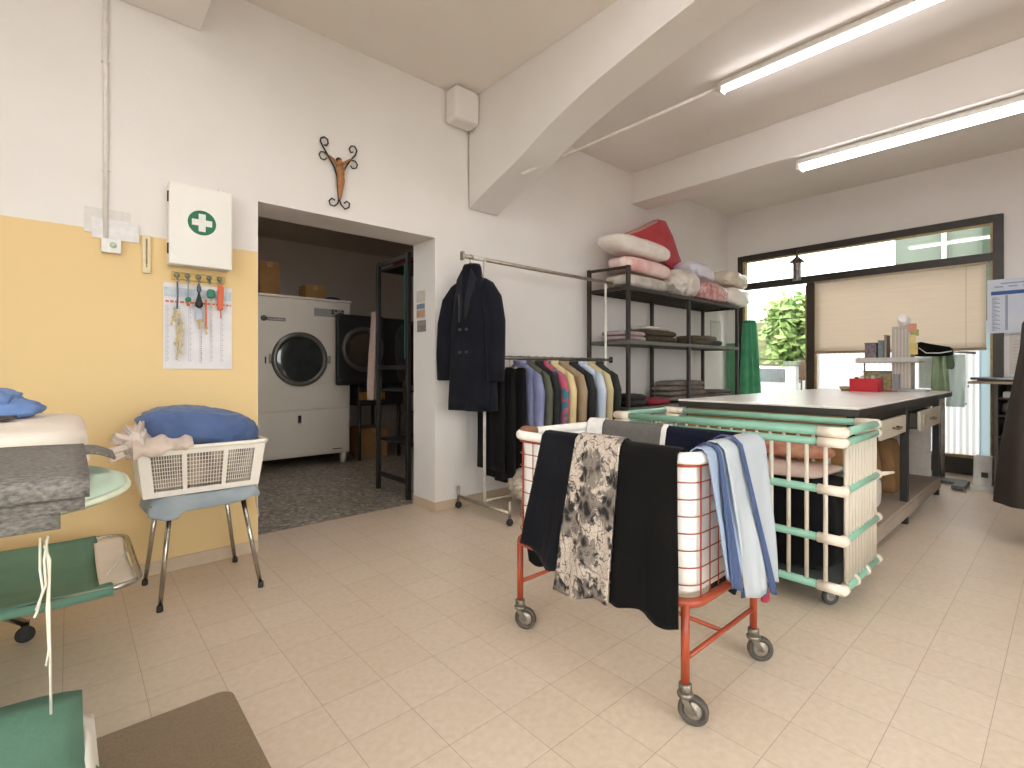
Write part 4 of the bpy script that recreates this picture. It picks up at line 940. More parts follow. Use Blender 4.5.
# clothes draped on the cart
navy = mat('cloth_black_navy', (17, 17, 22), .9, rgb2=(24, 24, 30), scale=5, sheen=.04, spec=.12, bump=.2, bscale=20)
blackc = mat('cloth_black', (15, 14, 13), .95, rgb2=(21, 19, 18), scale=6, sheen=.03, spec=.12, bump=.2, bscale=24)
def lace():
    m = bpy.data.materials.new('lace'); m.use_nodes = True; nt = m.node_tree
    b = [n for n in nt.nodes if n.type == 'BSDF_PRINCIPLED'][0]; b.inputs['Roughness'].default_value = .9
    N = nt.nodes.new; L = nt.links.new
    tc = N('ShaderNodeTexCoord'); mp = N('ShaderNodeMapping'); mp.inputs['Scale'].default_value = (1, 1, .8); L(tc.outputs['Object'], mp.inputs[0])
    wn = N('ShaderNodeTexNoise'); wn.inputs['Scale'].default_value = 26; wn.inputs['Detail'].default_value = 3; L(mp.outputs[0], wn.inputs['Vector'])
    vs = N('ShaderNodeVectorMath'); vs.operation = 'SCALE'; vs.inputs['Scale'].default_value = .035; L(wn.outputs['Color'], vs.inputs[0])
    va = N('ShaderNodeVectorMath'); va.operation = 'ADD'; L(mp.outputs[0], va.inputs[0]); L(vs.outputs[0], va.inputs[1])
    def rng(sock, a, c, lo=0.0, hi=1.0):
        r = N('ShaderNodeMapRange'); r.inputs[1].default_value = a; r.inputs[2].default_value = c; r.inputs[3].default_value = lo; r.inputs[4].default_value = hi; L(sock, r.inputs[0]); return r.outputs[0]
    def op(o, a, c):
        q = N('ShaderNodeMath'); q.operation = o
        for i, v in enumerate((a, c)):
            if isinstance(v, float): q.inputs[i].default_value = v
            else: L(v, q.inputs[i])
        return q.outputs[0]
    v1 = N('ShaderNodeTexVoronoi'); v1.inputs['Scale'].default_value = 8.5; L(va.outputs[0], v1.inputs['Vector'])          # flower heads
    v2 = N('ShaderNodeTexVoronoi'); v2.inputs['Scale'].default_value = 30; L(va.outputs[0], v2.inputs['Vector'])            # petals
    nf = N('ShaderNodeTexNoise'); nf.inputs['Scale'].default_value = 55; nf.inputs['Detail'].default_value = 3; L(va.outputs[0], nf.inputs['Vector'])
    core = op('MULTIPLY', rng(v1.outputs['Distance'], .72, .30, -.10, .36), 1.0)
    flower = op('MULTIPLY', rng(op('ADD', nf.outputs[0], core), .56, .70), rng(v2.outputs['Distance'], .30, .66, 1.0, .6))
    n2 = N('ShaderNodeTexNoise'); n2.inputs['Scale'].default_value = 28; n2.inputs['Detail'].default_value = 1; L(va.outputs[0], n2.inputs['Vector'])
    stem = rng(op('ABSOLUTE', op('SUBTRACT', n2.outputs[0], .5), 0.0), 0.03, .012)                                          # curling stems
    v3 = N('ShaderNodeTexVoronoi'); v3.feature = 'DISTANCE_TO_EDGE'; v3.inputs['Scale'].default_value = 75; L(mp.outputs[0], v3.inputs['Vector'])
    net = op('MULTIPLY', rng(v3.outputs['Distance'], .12, .02), .28)                                                        # fine net ground
    al = op('MAXIMUM', op('MAXIMUM', op('MULTIPLY', flower, 1.0), op('MULTIPLY', stem, .8)), net)
    rp = N('ShaderNodeValToRGB'); rp.color_ramp.elements[0].color = lin((194, 178, 166)); rp.color_ramp.elements[1].color = lin((30, 27, 28)); rp.color_ramp.elements[1].position = .95
    L(al, rp.inputs[0]); L(rp.outputs[0], b.inputs['Base Color']); return m
FXn = (-1, 0, 0); TZ = .897
drape('black_skirt', navy, (CX0, 1.515, TZ), (CX0, 1.255, TZ), FXn, .15, (1.505, 1.600, .43), (1.50, 1.375, .385), rail_r=.040, amp=.008, waves=1.3, seed=.7, label='blue black skirt draped over the cart front, leftmost of the hanging clothes', inner_in=.05)
drape('lace_skirt', lace(), (CX0, 1.320, TZ+.002), (CX0, 1.105, TZ+.002), FXn, .18, (1.490, 1.395, .305), (1.488, 1.118, .345), rail_r=.046, amp=.007, waves=1.7, seed=2.1, label='pale skirt with dark floral lace draped over the cart front', hem=.008, inner_in=.05)
drape('black_dress', blackc, (CX0, 1.108, TZ), (CX0, .878, TZ), FXn, .18, (1.497, 1.130, .355), (1.497, .850, .352), rail_r=.036, amp=.006, waves=2.0, seed=4.0, label='plain black dress draped over the cart front corner beside the lace skirt', hem=.012, inner_in=.11)
drape('grey_jumper', mat('knit_grey', (112, 108, 104), .95, rgb2=(92, 88, 85), scale=70, stretch=(1, 6, .4), bump=.3, bscale=80), (CX1, 1.285, TZ+.002), (CX1, 1.66, TZ+.002), (1, 0, 0), .24, (2.165, 1.285, .55), (2.165, 1.66, .55), rail_r=.036, amp=.010, waves=2.2, seed=1.5, inner_in=.05, label='grey knitted jumper draped over the far rim of the wire cart')
drape('navy_trousers', mat('cloth_navy', (17, 20, 36), .9, rgb2=(23, 27, 44), scale=5, sheen=.05, spec=.12), (CX1, .935, TZ+.002), (CX1, 1.265, TZ+.002), (1, 0, 0), .30, (2.165, .935, .5), (2.165, 1.265, .5), rail_r=.034, amp=.010, waves=1.4, seed=2.5, inner_in=.05, label='navy blue trousers draped over the far rim of the wire cart')
drape('white_lining', mat('lining_white', (238, 232, 226), .8), (CX1-.002, 1.262, TZ+.004), (CX1-.002, 1.288, TZ+.004), (1, 0, 0), .25, (2.165, 1.262, .7), (2.165, 1.288, .7), rail_r=.039, amp=.003, waves=1, seed=.5, inner_in=.05, nu=8, label='narrow white strip between the grey jumper and the navy trousers')
drape('white_scarf', mat('scarf_white', (226, 220, 216), .8, rgb2=(210, 202, 200), scale=20), (CX1-.01, 1.63, TZ+.004), (CX1-.03, 1.715, TZ+.004), (1, .1, 0), .2, (2.16, 1.62, .6), (2.16, 1.71, .6), rail_r=.042, amp=.006, waves=1, seed=.9, inner_in=.03, nu=14, label='white scarf end over the far left rim beside the grey jumper')
# shirt: pale with blue bands, on the side rim
shw = mat('shirt_white', (178, 182, 189), .8, rgb2=(170, 176, 185), scale=5, bump=.2, bscale=16)
shb = mat('shirt_paleblue', (146, 160, 184), .8, rgb2=(138, 152, 178), scale=5, bump=.2)
bnd = mat('shirt_band', (66, 82, 122), .8)
sp_ = thing('blue_trimmed_shirt', 'white and pale blue shirt with dark blue trim on the right cart side', 'shirt', (1.82, .80, .36))
def panel(nm, m, a, b, a2, b2, seed, waves=1.5, amp=.016, rail=.04, di=.12, out=0.0):
    return drape(nm, m, (a, CY0, TZ+.001), (b, CY0, TZ+.001), (0, -1, 0), di, (a2[0], .795-out, a2[1]), (b2[0], .795-out, b2[1]), rail_r=rail, amp=amp, waves=waves, seed=seed, nu=26, parent=sp_, hem=.012)
panel('shirt_panel', shb, 1.600, 1.78, (1.625, .50), (1.76, .455), 1.0, 1.3, .010, .036)
panel('shirt_front', shw, 1.70, 2.035, (1.745, .40), (2.02, .39), 2.0, 1.7, .008, .049, .1, .016)
panel('blue_band', bnd, 1.790, 1.815, (1.915, .385), (1.955, .38), 2.6, .6, .004, .062, .06, .032)
panel('blue_cuff', bnd, 1.655, 1.675, (1.635, .465), (1.725, .45), 1.0, .8, .006, .046, .03, .014)
def hemband(x0, x1, z0, z1, out, nm='hem_band'):
    m = MB(); m.grid(lambda u, v: V(x0+(x1-x0)*u, .785-out-.006*math.sin(u*9), z0+(z1-z0)*u+.035*v+.006*math.sin(u*7)), 20, 3); m.obj(nm, bnd, sp_, solid=.004)
hemband(1.745, 1.96, .405, .355, .022); hemband(1.955, 2.025, .375, .385, .022)
MB().blob((1.975, .775, .340), (.02, .012, .022), amp=.004, freq=40, nu=14, nv=8).obj('red_tag', mat('tag_crimson', (170, 44, 70), .7), sp_)
tag(MB().blob((2.085, .90, .905), (.05, .045, .030), e1=.8, e2=.7, nu=24, nv=14, amp=.005, freq=18).obj('tan_cloth', mat('cloth_tan', (206, 176, 146), .85), None, (2.085, .9, .875)), 'small tan cloth lump at the far right corner of the wire cart', 'cloth')
tag(MB().blob((1.61, 1.69, .915), (.045, .030, .022), e1=.7, e2=.6, nu=24, nv=14, amp=.004, freq=20).obj('brown_cloth', mat('cloth_brown', (134, 94, 70), .8), None, (1.61, 1.69, .893)), 'small brown folded cloth on the far left rim of the wire cart', 'cloth')
cl = MB(); cl.blob((1.84, 1.29, .57), (.22, .36, .13), e1=.4, e2=.35, nu=60, nv=30, amp=.03, freq=7, seed=3)
tag(cl.obj('washing_pile', mat('washing_dark', (52, 50, 56), .9, rgb2=(120, 114, 112), scale=6, bump=.3), None, (1.84, 1.29, .42)), 'mixed dark washing lying inside the wire cart', 'laundry')
m = MB(); m.grid(lambda u, v: V(1.80+.30*u, .90+.012*math.sin(u*8)+.015*v, .41-(.085-.03*math.sin(u*6)+.015*u)*v), 22, 10)
tag(m.obj('black_sleeve', blackc, None, (1.95, .9, .3), solid=.005), 'black cloth end hanging below the base of the wire cart, under the shirt', 'cloth')
m = MB(); m.grid(lambda u, v: V(1.60+.02*v, 1.70-.21*u, .405-(.105+.012*math.sin(u*7))*v+.0*u), 18, 10)
tag(m.obj('black_hem', blackc, None, (1.6, 1.6, .29), solid=.005), 'black hem hanging below the cart base behind the blue black skirt', 'cloth')

# ================================================================ GREEN PIPE CART
pipe = mat('pipe_green', (138, 184, 164), .4, rgb2=(128, 175, 154), scale=8, coat=.15)
fit = mat('pipe_fitting', (234, 222, 208), .4, rgb2=(226, 212, 196), scale=8)
bar = mat('pipe_white', (214, 202, 188), .4, rgb2=(206, 193, 178), scale=8)
gc = thing('pipe_laundry_cart', 'tall green and white plastic pipe cart behind the orange wire cart', 'laundry cart', (3.1, 1.4, 0))
GX0, GX1, GY0, GY1 = 2.785, 3.425, .735, 2.06
LV = (.893, .842, .608, .368, .132)
r = .0205
for li, z in enumerate(LV):
    rr_ = r if li != 1 else .019; L = .075
    for x in (GX0, GX1): MB().tube([(x, GY0, z), (x, GY1, z)], rr_, 12).obj('rail', pipe, gc)
    for y in (GY0, GY1): MB().tube([(GX0, y, z), (GX1, y, z)], rr_, 12).obj('rail', pipe, gc)
    for x, sx in ((GX0, 1), (GX1, -1)):
        for y, sy in ((GY0, 1), (GY1, -1)):
            m = MB(); ee = rr_+.005
            m.tube([(x, y-sy*.004, z), (x, y+sy*.105, z)], ee, 14); m.tube([(x-sx*.004, y, z), (x+sx*.04, y, z)], ee, 14); m.blob((x, y, z), (ee, ee, ee), e1=1, e2=1, nu=14, nv=8)
            m.obj('corner_fitting', fit, gc)
def bars(p, q, n):
    proto = None
    for i in range(n):
        a = Vector(p).lerp(Vector(q), (i+.5)/n)
        MB().tube([(a.x, a.y, LV[-1]), (a.x, a.y, LV[1])], .0105, 8).obj('upright_bar', bar, gc)
bars((GX0, GY0+.03, 0), (GX0, GY1-.03, 0), 15); bars((GX1, GY0+.03, 0), (GX1, GY1-.03, 0), 15)
bars((GX0+.03, GY0, 0), (GX1-.03, GY0, 0), 11); bars((GX0+.03, GY1, 0), (GX1-.03, GY1, 0), 11)
MB().box(GX0+.03, GX1-.03, GY0+.03, GY1-.03, .135, .145).obj('bottom_board', mat('cart_board', (90, 92, 90), .7), gc)
for i, x in enumerate((2.98, 3.17)): MB().lathe([(.027, -.012), (.029, 0), (.027, .012)], (x, GY0, LV[-1]), 14, M=Matrix.Rotation(PI/2, 4, 'Y')).obj('clip_ring', fit, gc)
MB().tube([(3.42, GY0-.005, LV[2]), (3.50, GY0-.02, LV[2]-.005), (3.58, GY0-.045, LV[2]-.006)], [.014, .012, .007], 8).obj('end_peg', fit, gc)
MB().lathe([(.03, -.02), (.03, .02)], (GX1, 1.95, LV[0]), 14).obj('clip_ring', fit, gc)
gst = mat('caster_plate', (120, 122, 116), .5)
for x in (GX0+.10, GX1-.10):
    for y in (GY0+.10, GY1-.10): caster(gc, x, y, math.radians(-30), r=.045, top=.132, w=.012, sm=gst, tm=mat('caster_dark', (70, 68, 66), .7))
for k in range(2): MB().box(GX0+.03, GX0+.16, GY0+.04+k*.6, GY0+.20+k*.6, .118, .128).obj('caster_plate', gst, gc)
cl = MB(); cl.blob((3.10, 1.40, .375), (.275, .60, .225), e1=.25, e2=.25, nu=70, nv=30, amp=.02, freq=6, seed=5)
tag(cl.obj('black_garments', cloak, None, (3.1, 1.4, .15)), 'heap of black garments inside the green pipe cart', 'laundry')
cl = MB(); cl.blob((3.14, 1.42, .632), (.24, .55, .024), e1=.6, e2=.35, nu=60, nv=20, amp=.02, freq=6, seed=7, flat=.8)
tag(cl.obj('pink_linen', mat('linen_pink', (214, 190, 178), .9, rgb2=(200, 172, 160), scale=6, bump=.3), None, (3.12, 1.42, .61)), 'pinkish white linen spread on top of the black garments in the pipe cart', 'laundry')
cl = MB(); cl.blob((3.27, 1.32, .715), (.10, .42, .042), e1=.7, e2=.5, nu=50, nv=20, amp=.02, freq=9, seed=8, flat=.8)
tag(cl.obj('patterned_cloth', mat('cloth_patterned', (196, 150, 120), .9, rgb2=(176, 100, 88), scale=14, bump=.3), None, (3.27, 1.32, .675)), 'orange and pink patterned cloth lying along the back of the pipe cart', 'cloth')
# ================================================================ GARMENT RACK by the left wall
rackm = mat('rack_steel', (176, 166, 152), .35, .75, rgb2=(160, 150, 136), scale=20)
polem = mat('rack_pole', (226, 222, 216), .4, .1)
gr = thing('garment_rack', 'two level chrome garment rack on casters along the white wall', 'clothes rack', (3.4, 3.2, 0))
RX0, RX1, RY = 2.56, 4.165, 3.22
MB().tube([(2.335, RY, 2.105), (4.275, RY, 2.105)], .017, 12).obj('upper_rail', rackm, gr)
MB().tube([(2.50, RY, 1.30), (4.25, RY, 1.30)], .016, 12).obj('lower_rail', mat('rail_dark', (120, 112, 100), .35, .7), gr)
for x in (RX0, RX1): MB().tube([(x, RY, .10), (x, RY, 2.10)], .0125, 12).obj('pole', polem, gr)
MB().tube([(RX0, RY, .115), (RX1, RY, .115)], .014, 10).obj('base_bar', rackm, gr)
for x in (RX0, RX1):
    ft = MB().tube([(x-.04, 2.86, .10), (x-.04, 3.53, .10)], .016, 10).obj('foot', rackm, gr)
    for y in (2.86, 3.53):
        MB().cyl((x-.04, y, .06), (x-.04, y, .19), .012, 10).obj('caster_post', rackm, ft)
        w_ = MB(); w_.lathe([(.005, -.012), (.026, -.012), (.029, -.006), (.029, .006), (.026, .012), (.005, .012)], (x-.04, y, .029), 16, M=Matrix.Rotation(PI/2, 4, 'X')); w_.obj('wheel', rubber, ft)
for x in (2.335, 4.275): MB().box(x-.008, x+.008, RY-.022, RY+.022, 2.07, 2.14).obj('rail_end', rackm, gr, bevel=.004)
MB().box(4.245, 4.26, RY-.02, RY+.02, 1.27, 1.33).obj('rail_end', black, gr, bevel=.004)
MB().tube([(2.44, RY, 2.105), (2.56, RY, 2.105)], .0185, 12).obj('rail_sleeve', polem, gr)
hwood = mat('hanger_wood', (196, 166, 122), .5, rgb2=(176, 144, 100), scale=20)
def hanger(parent, x, y, zr, ang, m=hwood, w=.20, drop=.085):
    c, s = math.cos(ang), math.sin(ang); top = zr+.0205
    hk = MB(); R = .0215
    pts = [V(x, y, zr)+V(-s*0, 0, 0)+V(c*0, 0, 0)+V(-s, c, 0).cross(V(0, 0, 1))*0 for _ in range(1)]
    nx_, ny_ = c, s        # hook bends in the plane of the hanger
    arc = [V(x+nx_*R*math.cos(a), y+ny_*R*math.cos(a), zr+R*math.sin(a)) for a in [math.radians(q) for q in range(200, -91, -20)]]
    arc += [V(x, y, zr-R-.03)]
    hk.tube(arc, .0022, 6); hk.obj('hanger_hook', chrome, parent)
    b = MB(); b.tube([V(x-c*w, y-s*w, zr-.05-drop), V(x-c*w*.5, y-s*w*.5, zr-.055-drop*.45), V(x, y, zr-.048), V(x+c*w*.5, y+s*w*.5, zr-.055-drop*.45), V(x+c*w, y+s*w, zr-.05-drop)], [.008, .011, .012, .011, .008], 10, flat=.6)
    b.obj('hanger_bar', m, parent)
def ell(c, ax, nx, hw, ht, z, n=40, e=.8, seed=0.0, amp=0.0, k=5, tw=0.0):
    pts = []
    for i in range(n):
        a = 2*PI*i/n
        u = math.copysign(abs(math.cos(a))**e, math.cos(a))*hw; w = math.copysign(abs(math.sin(a))**e, math.sin(a))*ht
        w += amp*math.sin(k*a+seed)+amp*.5*math.sin(2.3*k*u/hw+seed*2)
        p = V(c[0], c[1], z)+ax*u+nx*w; pts.append(p)
    return pts
def garment(name, m, x, zr, L, label, sw=.22, th=.035, hem=None, ang=PI/2, sleeves=0.5, seed=0.0, cat='shirt', group='shirts and trousers on the lower rail', collar=True, y=RY, amp=.006, hm=hwood, second=None):
    t = thing(name, label, cat, (x, y, zr-L-.06), group)
    ax, nx = V(math.cos(ang), math.sin(ang), 0), V(-math.sin(ang), math.cos(ang), 0)
    hem = hem or sw*1.02; z0 = zr-.04; c = (x, y)
    R = [ell(c, ax, nx, .055, th*.9, z0, seed=seed), ell(c, ax, nx, .085, th*1.15, z0-.02, seed=seed), ell(c, ax, nx, sw*.68, th*1.2, z0-.055, seed=seed, amp=amp*.4),
         ell(c, ax, nx, sw*.95, th*1.05, z0-.10, seed=seed, amp=amp*.5), ell(c, ax, nx, sw, th*1.15, z0-.15, seed=seed, amp=amp*.7)]
    for k in range(1, 9):
        q = k/8.0; R.append(ell(c, ax, nx, sw+(hem-sw)*q, th*(1.25+.2*math.sin(q*3+seed)), z0-.15-(L-.15)*q, seed=seed+q*1.5, amp=amp*(.8+.6*q)))
    b = MB(); b.loft(R); b.obj('body', m, t)
    for sd in (-1, 1):
        if not sleeves: break
        sl = MB(); P0 = V(x, y, z0-.088)+ax*(sw*.74*sd)
        sl.tube([P0, P0+ax*(.045*sd)+V(0, 0, -.045), P0+ax*(.085*sd)+V(0, 0, -.17)+nx*.010, P0+ax*(.085*sd)+V(0, 0, -.2-sleeves*.4)+nx*.016, P0+ax*(.075*sd)+V(0, 0, -.16-sleeves)+nx*.012], [.028, .052, .060, .054, .045], 14, flat=.62)
        sl.obj('sleeve', second or m, t)
    if collar:
        cb = MB(); cb.loft([ell(c, ax, nx, .062, th*1.3, z0-.012, n=24), ell(c, ax, nx, .068, th*1.35, z0+.018, n=24), ell(c, ax, nx, .050, th*.9, z0+.022, n=24), ell(c, ax, nx, .045, th*.8, z0-.012, n=24)], caps=False); cb.obj('collar', second or m, t)
    hanger(t, x, y, zr, ang, hm)
    return t
# dark coat on the upper rail
ct = thing('dark_coat', 'dark navy coat on a wooden hanger at the left end of the upper rail', 'coat', (2.44, RY, .95))
coatm = mat('coat_navy', (20, 21, 29), .85, rgb2=(27, 28, 36), scale=5, sheen=.05, spec=.12, bump=.25, bscale=16)
A_ = math.radians(102); ax, nx = V(math.cos(A_), math.sin(A_), 0), V(-math.sin(A_), math.cos(A_), 0)
c = (2.415, RY-.02); zt = 2.015; R = []
for (dz, hw, ht, am) in ((0, .06, .045, 0), (.03, .08, .055, 0), (.08, .105, .068, .002), (.14, .135, .078, .003), (.22, .170, .086, .004), (.32, .195, .092, .006), (.5, .205, .098, .008), (.7, .21, .102, .010), (.9, .22, .106, .012), (1.06, .228, .108, .014), (1.14, .23, .108, .014)):
    R.append(ell(c, ax, nx, hw, ht, zt-dz, n=56, e=.85, amp=am, seed=dz*2, k=6))
b_ = MB(); b_.loft(R); b_.obj('body', coatm, ct)
for sd in (-1, 1):
    P0 = V(c[0], c[1], zt-.165)+ax*(.118*sd)
    MB().tube([P0+V(0, 0, .045), P0+ax*(.040*sd)+V(0, 0, .0), P0+ax*(.095*sd)+V(0, 0, -.10)+nx*.01, P0+ax*(.135*sd)+V(0, 0, -.28)+nx*.02, P0+ax*(.150*sd)+V(0, 0, -.52)+nx*.03, P0+ax*(.150*sd)+V(0, 0, -.74)+nx*.03], [.035, .060, .082, .084, .076, .068], 20, flat=.9).obj('sleeve', coatm, ct)
cb = MB(); cb.loft([ell(c, ax, nx, .085, .066, zt-.05, n=30), ell(c, ax, nx, .078, .062, zt+.0, n=30), ell(c, ax, nx, .068, .052, zt+.025, n=30), ell(c, ax, nx, .055, .040, zt+.018, n=30), ell(c, ax, nx, .05, .036, zt-.05, n=30)], caps=False); cb.obj('collar', coatm, ct)
lap = MB()
for sd in (-1, 1):
    o_ = V(c[0], c[1], 0)+nx*.0
    pts = [(sd*.045, zt-.02, .058), (sd*.095, zt-.10, .066), (sd*.09, zt-.20, .080), (sd*.018, zt-.42, .094), (sd*.01, zt-.28, .090)]
    lap.add([o_+ax*p[0]+nx*(p[2]+.012)+V(0, 0, p[1]) for p in pts]+[o_+ax*p[0]+nx*(p[2]-.004)+V(0, 0, p[1]) for p in pts], [(0, 1, 2, 3, 4), (9, 8, 7, 6, 5), (0, 5, 6, 1), (1, 6, 7, 2), (2, 7, 8, 3), (3, 8, 9, 4), (4, 9, 5, 0)])
lap.obj('lapel', mat('coat_lapel', (26, 27, 35), .8), ct)
btn = MB()
for dz in (.50, .68): 
    for sd in (-.5, .5): btn.blob(V(c[0], c[1], zt-dz)+ax*(.07*sd)+nx*.105, (.012, .012, .012), e1=1, e2=1, nu=10, nv=6)
btn.obj('button', mat('button_dark', (64, 62, 66), .3), ct)
MB().box(-.003, .003, -.002, .003, -.22, 0, M=frame(tuple(V(c[0], c[1], zt-.22)+ax*.05+nx*.098), tuple(ax), tuple(nx), (0, 0, 1))).obj('pocket_zip', mat('zip_grey', (120, 118, 122), .35, .6), ct)
hanger(ct, 2.415, RY, 2.105, A_, hwood, .13, .13)
# trousers and shirts on the lower rail
tr = mat('trouser_black', (18, 17, 18), .9, rgb2=(25, 24, 25), scale=5, sheen=.04, spec=.12, bump=.2, bscale=20)
def trousers(x, L, label, hw=.19, m=tr, y=RY, ht=.035):
    t = thing('hanging_trousers', label, 'trousers', (x, y, 1.30-L-.1), 'black trousers on the lower rail')
    ax, nx = V(0, 1, 0), V(1, 0, 0); b = MB()
    for sd in (-1, 1):
        R = [ell((x, y+sd*hw*.48), ax, nx, hw*(.46+.04*q), ht*(1+.15*math.sin(q*6+sd)), 1.215-L*q, n=26, amp=.004, seed=q*2+sd) for q in [k/8.0 for k in range(9)]]
        b.loft(R)
    b.obj('trouser_leg', m, t)
    MB().box(x-.012, x+.012, y-hw-.01, y+hw+.01, 1.205, 1.222).obj('hanger_clip', rackm, t, bevel=.003)
    MB().box(x-.03, x+.03, y-.07, y-.03, 1.0, 1.03).obj('size_tag', polem, t, bevel=.003) if L > .95 else None
    hk = [V(x, y+.0215*math.cos(a), 1.30+.0215*math.sin(a)) for a in [math.radians(q) for q in range(200, -91, -20)]]+[V(x, y, 1.22)]
    MB().tube(hk, .0022, 6).obj('hanger_hook', chrome, t)
trousers(2.625, .84, 'short black trousers, first garment from the left on the lower rail', .17)
trousers(2.73, .93, 'black trousers, second garment from the left on the lower rail', .19)
trousers(2.84, .99, 'long black trousers with a small tag, third garment on the lower rail', .20)
G = lambda n, c1, c2=None, **k: mat('garment_'+n, c1, .85, rgb2=c2, scale=8, bump=.2, bscale=18, **k)
garment('hanging_shirt', G('violet', (134, 137, 172), (118, 122, 160)), 2.96, 1.30, .80, 'violet blue shirt, next to the black trousers on the lower rail', seed=1)
garment('hanging_shirt', G('olive', (92, 92, 78), (80, 80, 68)), 3.06, 1.30, .84, 'grey olive shirt just behind the violet blue shirt', seed=2)
garment('hanging_jacket', G('black2', (28, 27, 30), (36, 35, 38)), 3.16, 1.30, .9, 'black jacket between the grey olive shirt and the colourful blouse', seed=3, cat='jacket')
garment('hanging_blouse', mat('garment_floral', (196, 84, 110), .85, rgb2=(60, 110, 130), scale=16, contrast=(.46, .54)), 3.26, 1.30, .78, 'colourful pink and teal blouse on the lower rail', seed=4, cat='blouse', th=.03)
garment('hanging_shirt', G('cream', (226, 204, 158), (216, 192, 142)), 3.36, 1.30, .84, 'cream yellow shirt on the lower rail beside the colourful blouse', seed=5, sw=.225)
garment('hanging_jacket', G('beige', (164, 142, 116), (152, 130, 104)), 3.50, 1.30, .86, 'beige jacket behind the cream yellow shirt on the lower rail', seed=6, cat='jacket', sw=.23, th=.045)
garment('hanging_jacket', G('black3', (30, 29, 31), (38, 37, 40)), 3.64, 1.30, .9, 'black jacket behind the beige jacket on the lower rail', seed=7, cat='jacket', sw=.215)
garment('hanging_shirt', G('white', (206, 212, 226), (190, 200, 220)), 3.78, 1.30, .82, 'pale blue white shirt behind the second black jacket', seed=8, sw=.225)
garment('hanging_shirt', G('sand', (206, 190, 150), (192, 176, 136)), 3.90, 1.30, .8, 'sand coloured shirt behind the pale blue white shirt', seed=9, sw=.215)
garment('hanging_jacket', G('dark4', (34, 36, 34), (44, 46, 42)), 4.03, 1.30, .9, 'very dark jacket at the far end of the lower rail', seed=10, cat='jacket', sw=.21)
# crumpled garment covers under the clothes
m = MB(); m.blob((2.93, 2.99, .25), (.24, .13, .13), e1=.9, e2=.8, nu=70, nv=40, amp=.05, freq=11, seed=2, ridge=True)
tag(m.obj('plastic_cover', mat('plastic_film', (196, 186, 172), .25, rgb2=(150, 138, 122), scale=12, coat=.5, bump=.5, bscale=30), None, (2.92, 3.02, .12)), 'crumpled clear plastic cover lying on the rack base under the black trousers', 'plastic cover')

# ================================================================ BLACK SHELF RACK
bsk = thing('shelf_rack', 'black steel shelf rack with grey shelves in the corner by the window', 'shelving', (5.5, 3.27, 0))
SXs = (4.32, 5.54, 6.83); SY0, SY1 = 3.05, 3.50
brn = mat('rack_black_brown', (46, 38, 34), .5, rgb2=(54, 46, 41), scale=15)
shelfm = mat('shelf_grey', (104, 102, 96), .5, rgb2=(92, 90, 85), scale=10)
for i, x in enumerate(SXs):
    for y, x in ((SY0, x), (SY1, x-.08)): MB().box(x-.019, x+.019, y-.019, y+.019, 0, 2.28 if i == 0 else 2.06).obj('post', brn, bsk, bevel=.003)
MB().tube([(SXs[0], SY0, 2.262), (SXs[0]-.08, SY1, 2.262)], .018, 4).obj('end_bar', brn, bsk, bevel=.003)
SL = (2.06, 1.50, .80, .16)
for z in SL:
    o = MB().box(SXs[0]-.01, SXs[2]+.01, SY0-.005, SY1+.005, z-.006, z).obj('shelf', shelfm, bsk)
    m = MB()
    m.box(SXs[0]-.012, SXs[2]+.012, SY0-.024, SY0-.018, z-.034, z+.006); m.box(SXs[0]-.012, SXs[2]+.012, SY1+.018, SY1+.024, z-.034, z+.006)
    m.box(SXs[0]-.024, SXs[0]-.018, SY0-.02, SY1+.02, z-.034, z+.006); m.box(SXs[2]+.018, SXs[2]+.024, SY0-.02, SY1+.02, z-.034, z+.006)
    for k in range(5): m.box(SXs[0], SXs[2], SY0+.06+k*.085, SY0+.075+k*.085, z-.022, z-.006)
    m.obj('shelf_edge', brn if z > 2 else shelfm, o)
def plastic(n, c1, c2, sc=8): return mat('bag_'+n, c1, .32, rgb2=c2, scale=sc, coat=.55, bump=.45, bscale=18)
def bag(name, label, c, s, m, seed=0.0, rz=0.0, tilt=0.0, roll=0.0, e1=.6, e2=.5, amp=.018, freq=7, flat=.85, group='bagged bedding on the top shelf', seam=False):
    Mx = rotz(rz) @ Matrix.Rotation(tilt, 4, 'Y') @ Matrix.Rotation(roll, 4, 'X')
    t = thing(name, label, 'bedding', (c[0], c[1], c[2]-s[2]), group)
    MB().blob(c, s, e1=e1, e2=e2, nu=110, nv=60, amp=amp*.9, freq=freq*1.05, seed=seed, M=Mx, flat=flat, ridge=True).obj('filling', m, t)
    if seam:
        pts = [Vector(c)+Mx @ V((s[0]+.004)*math.copysign(abs(math.cos(a))**e2, math.cos(a)), (s[1]+.004)*math.copysign(abs(math.sin(a))**e2, math.sin(a)), .01*math.sin(5*a)) for a in [2*PI*k/48 for k in range(48)]]
        MB().tube(pts, .006, 6, closed=True).obj('bag_seam', mat('seam_clear', (216, 206, 200), .3, coat=.4), t)
    return t
T = 2.067
bag('bedding_bag', 'clear bag of grey white bedding at the bottom of the left stack', (4.80, 3.26, T+.086), (.44, .17, .083), plastic('clear', (206, 198, 190), (172, 164, 156)), 1.0, flat=.9)
bag('bedding_bag', 'pink patterned quilt pack between the clear bag and the white quilt', (4.84, 3.25, T+.272), (.48, .145, .088), plastic('pink', (222, 160, 156), (236, 212, 206), 5), 2.0, tilt=.015, flat=.9)
bag('bedding_bag', 'plump white quilt pack on top of the pink patterned pack', (4.70, 3.22, T+.468), (.55, .165, .102), plastic('white', (238, 230, 224), (226, 216, 208)), 3.0, tilt=.015, e1=.75, flat=.9)
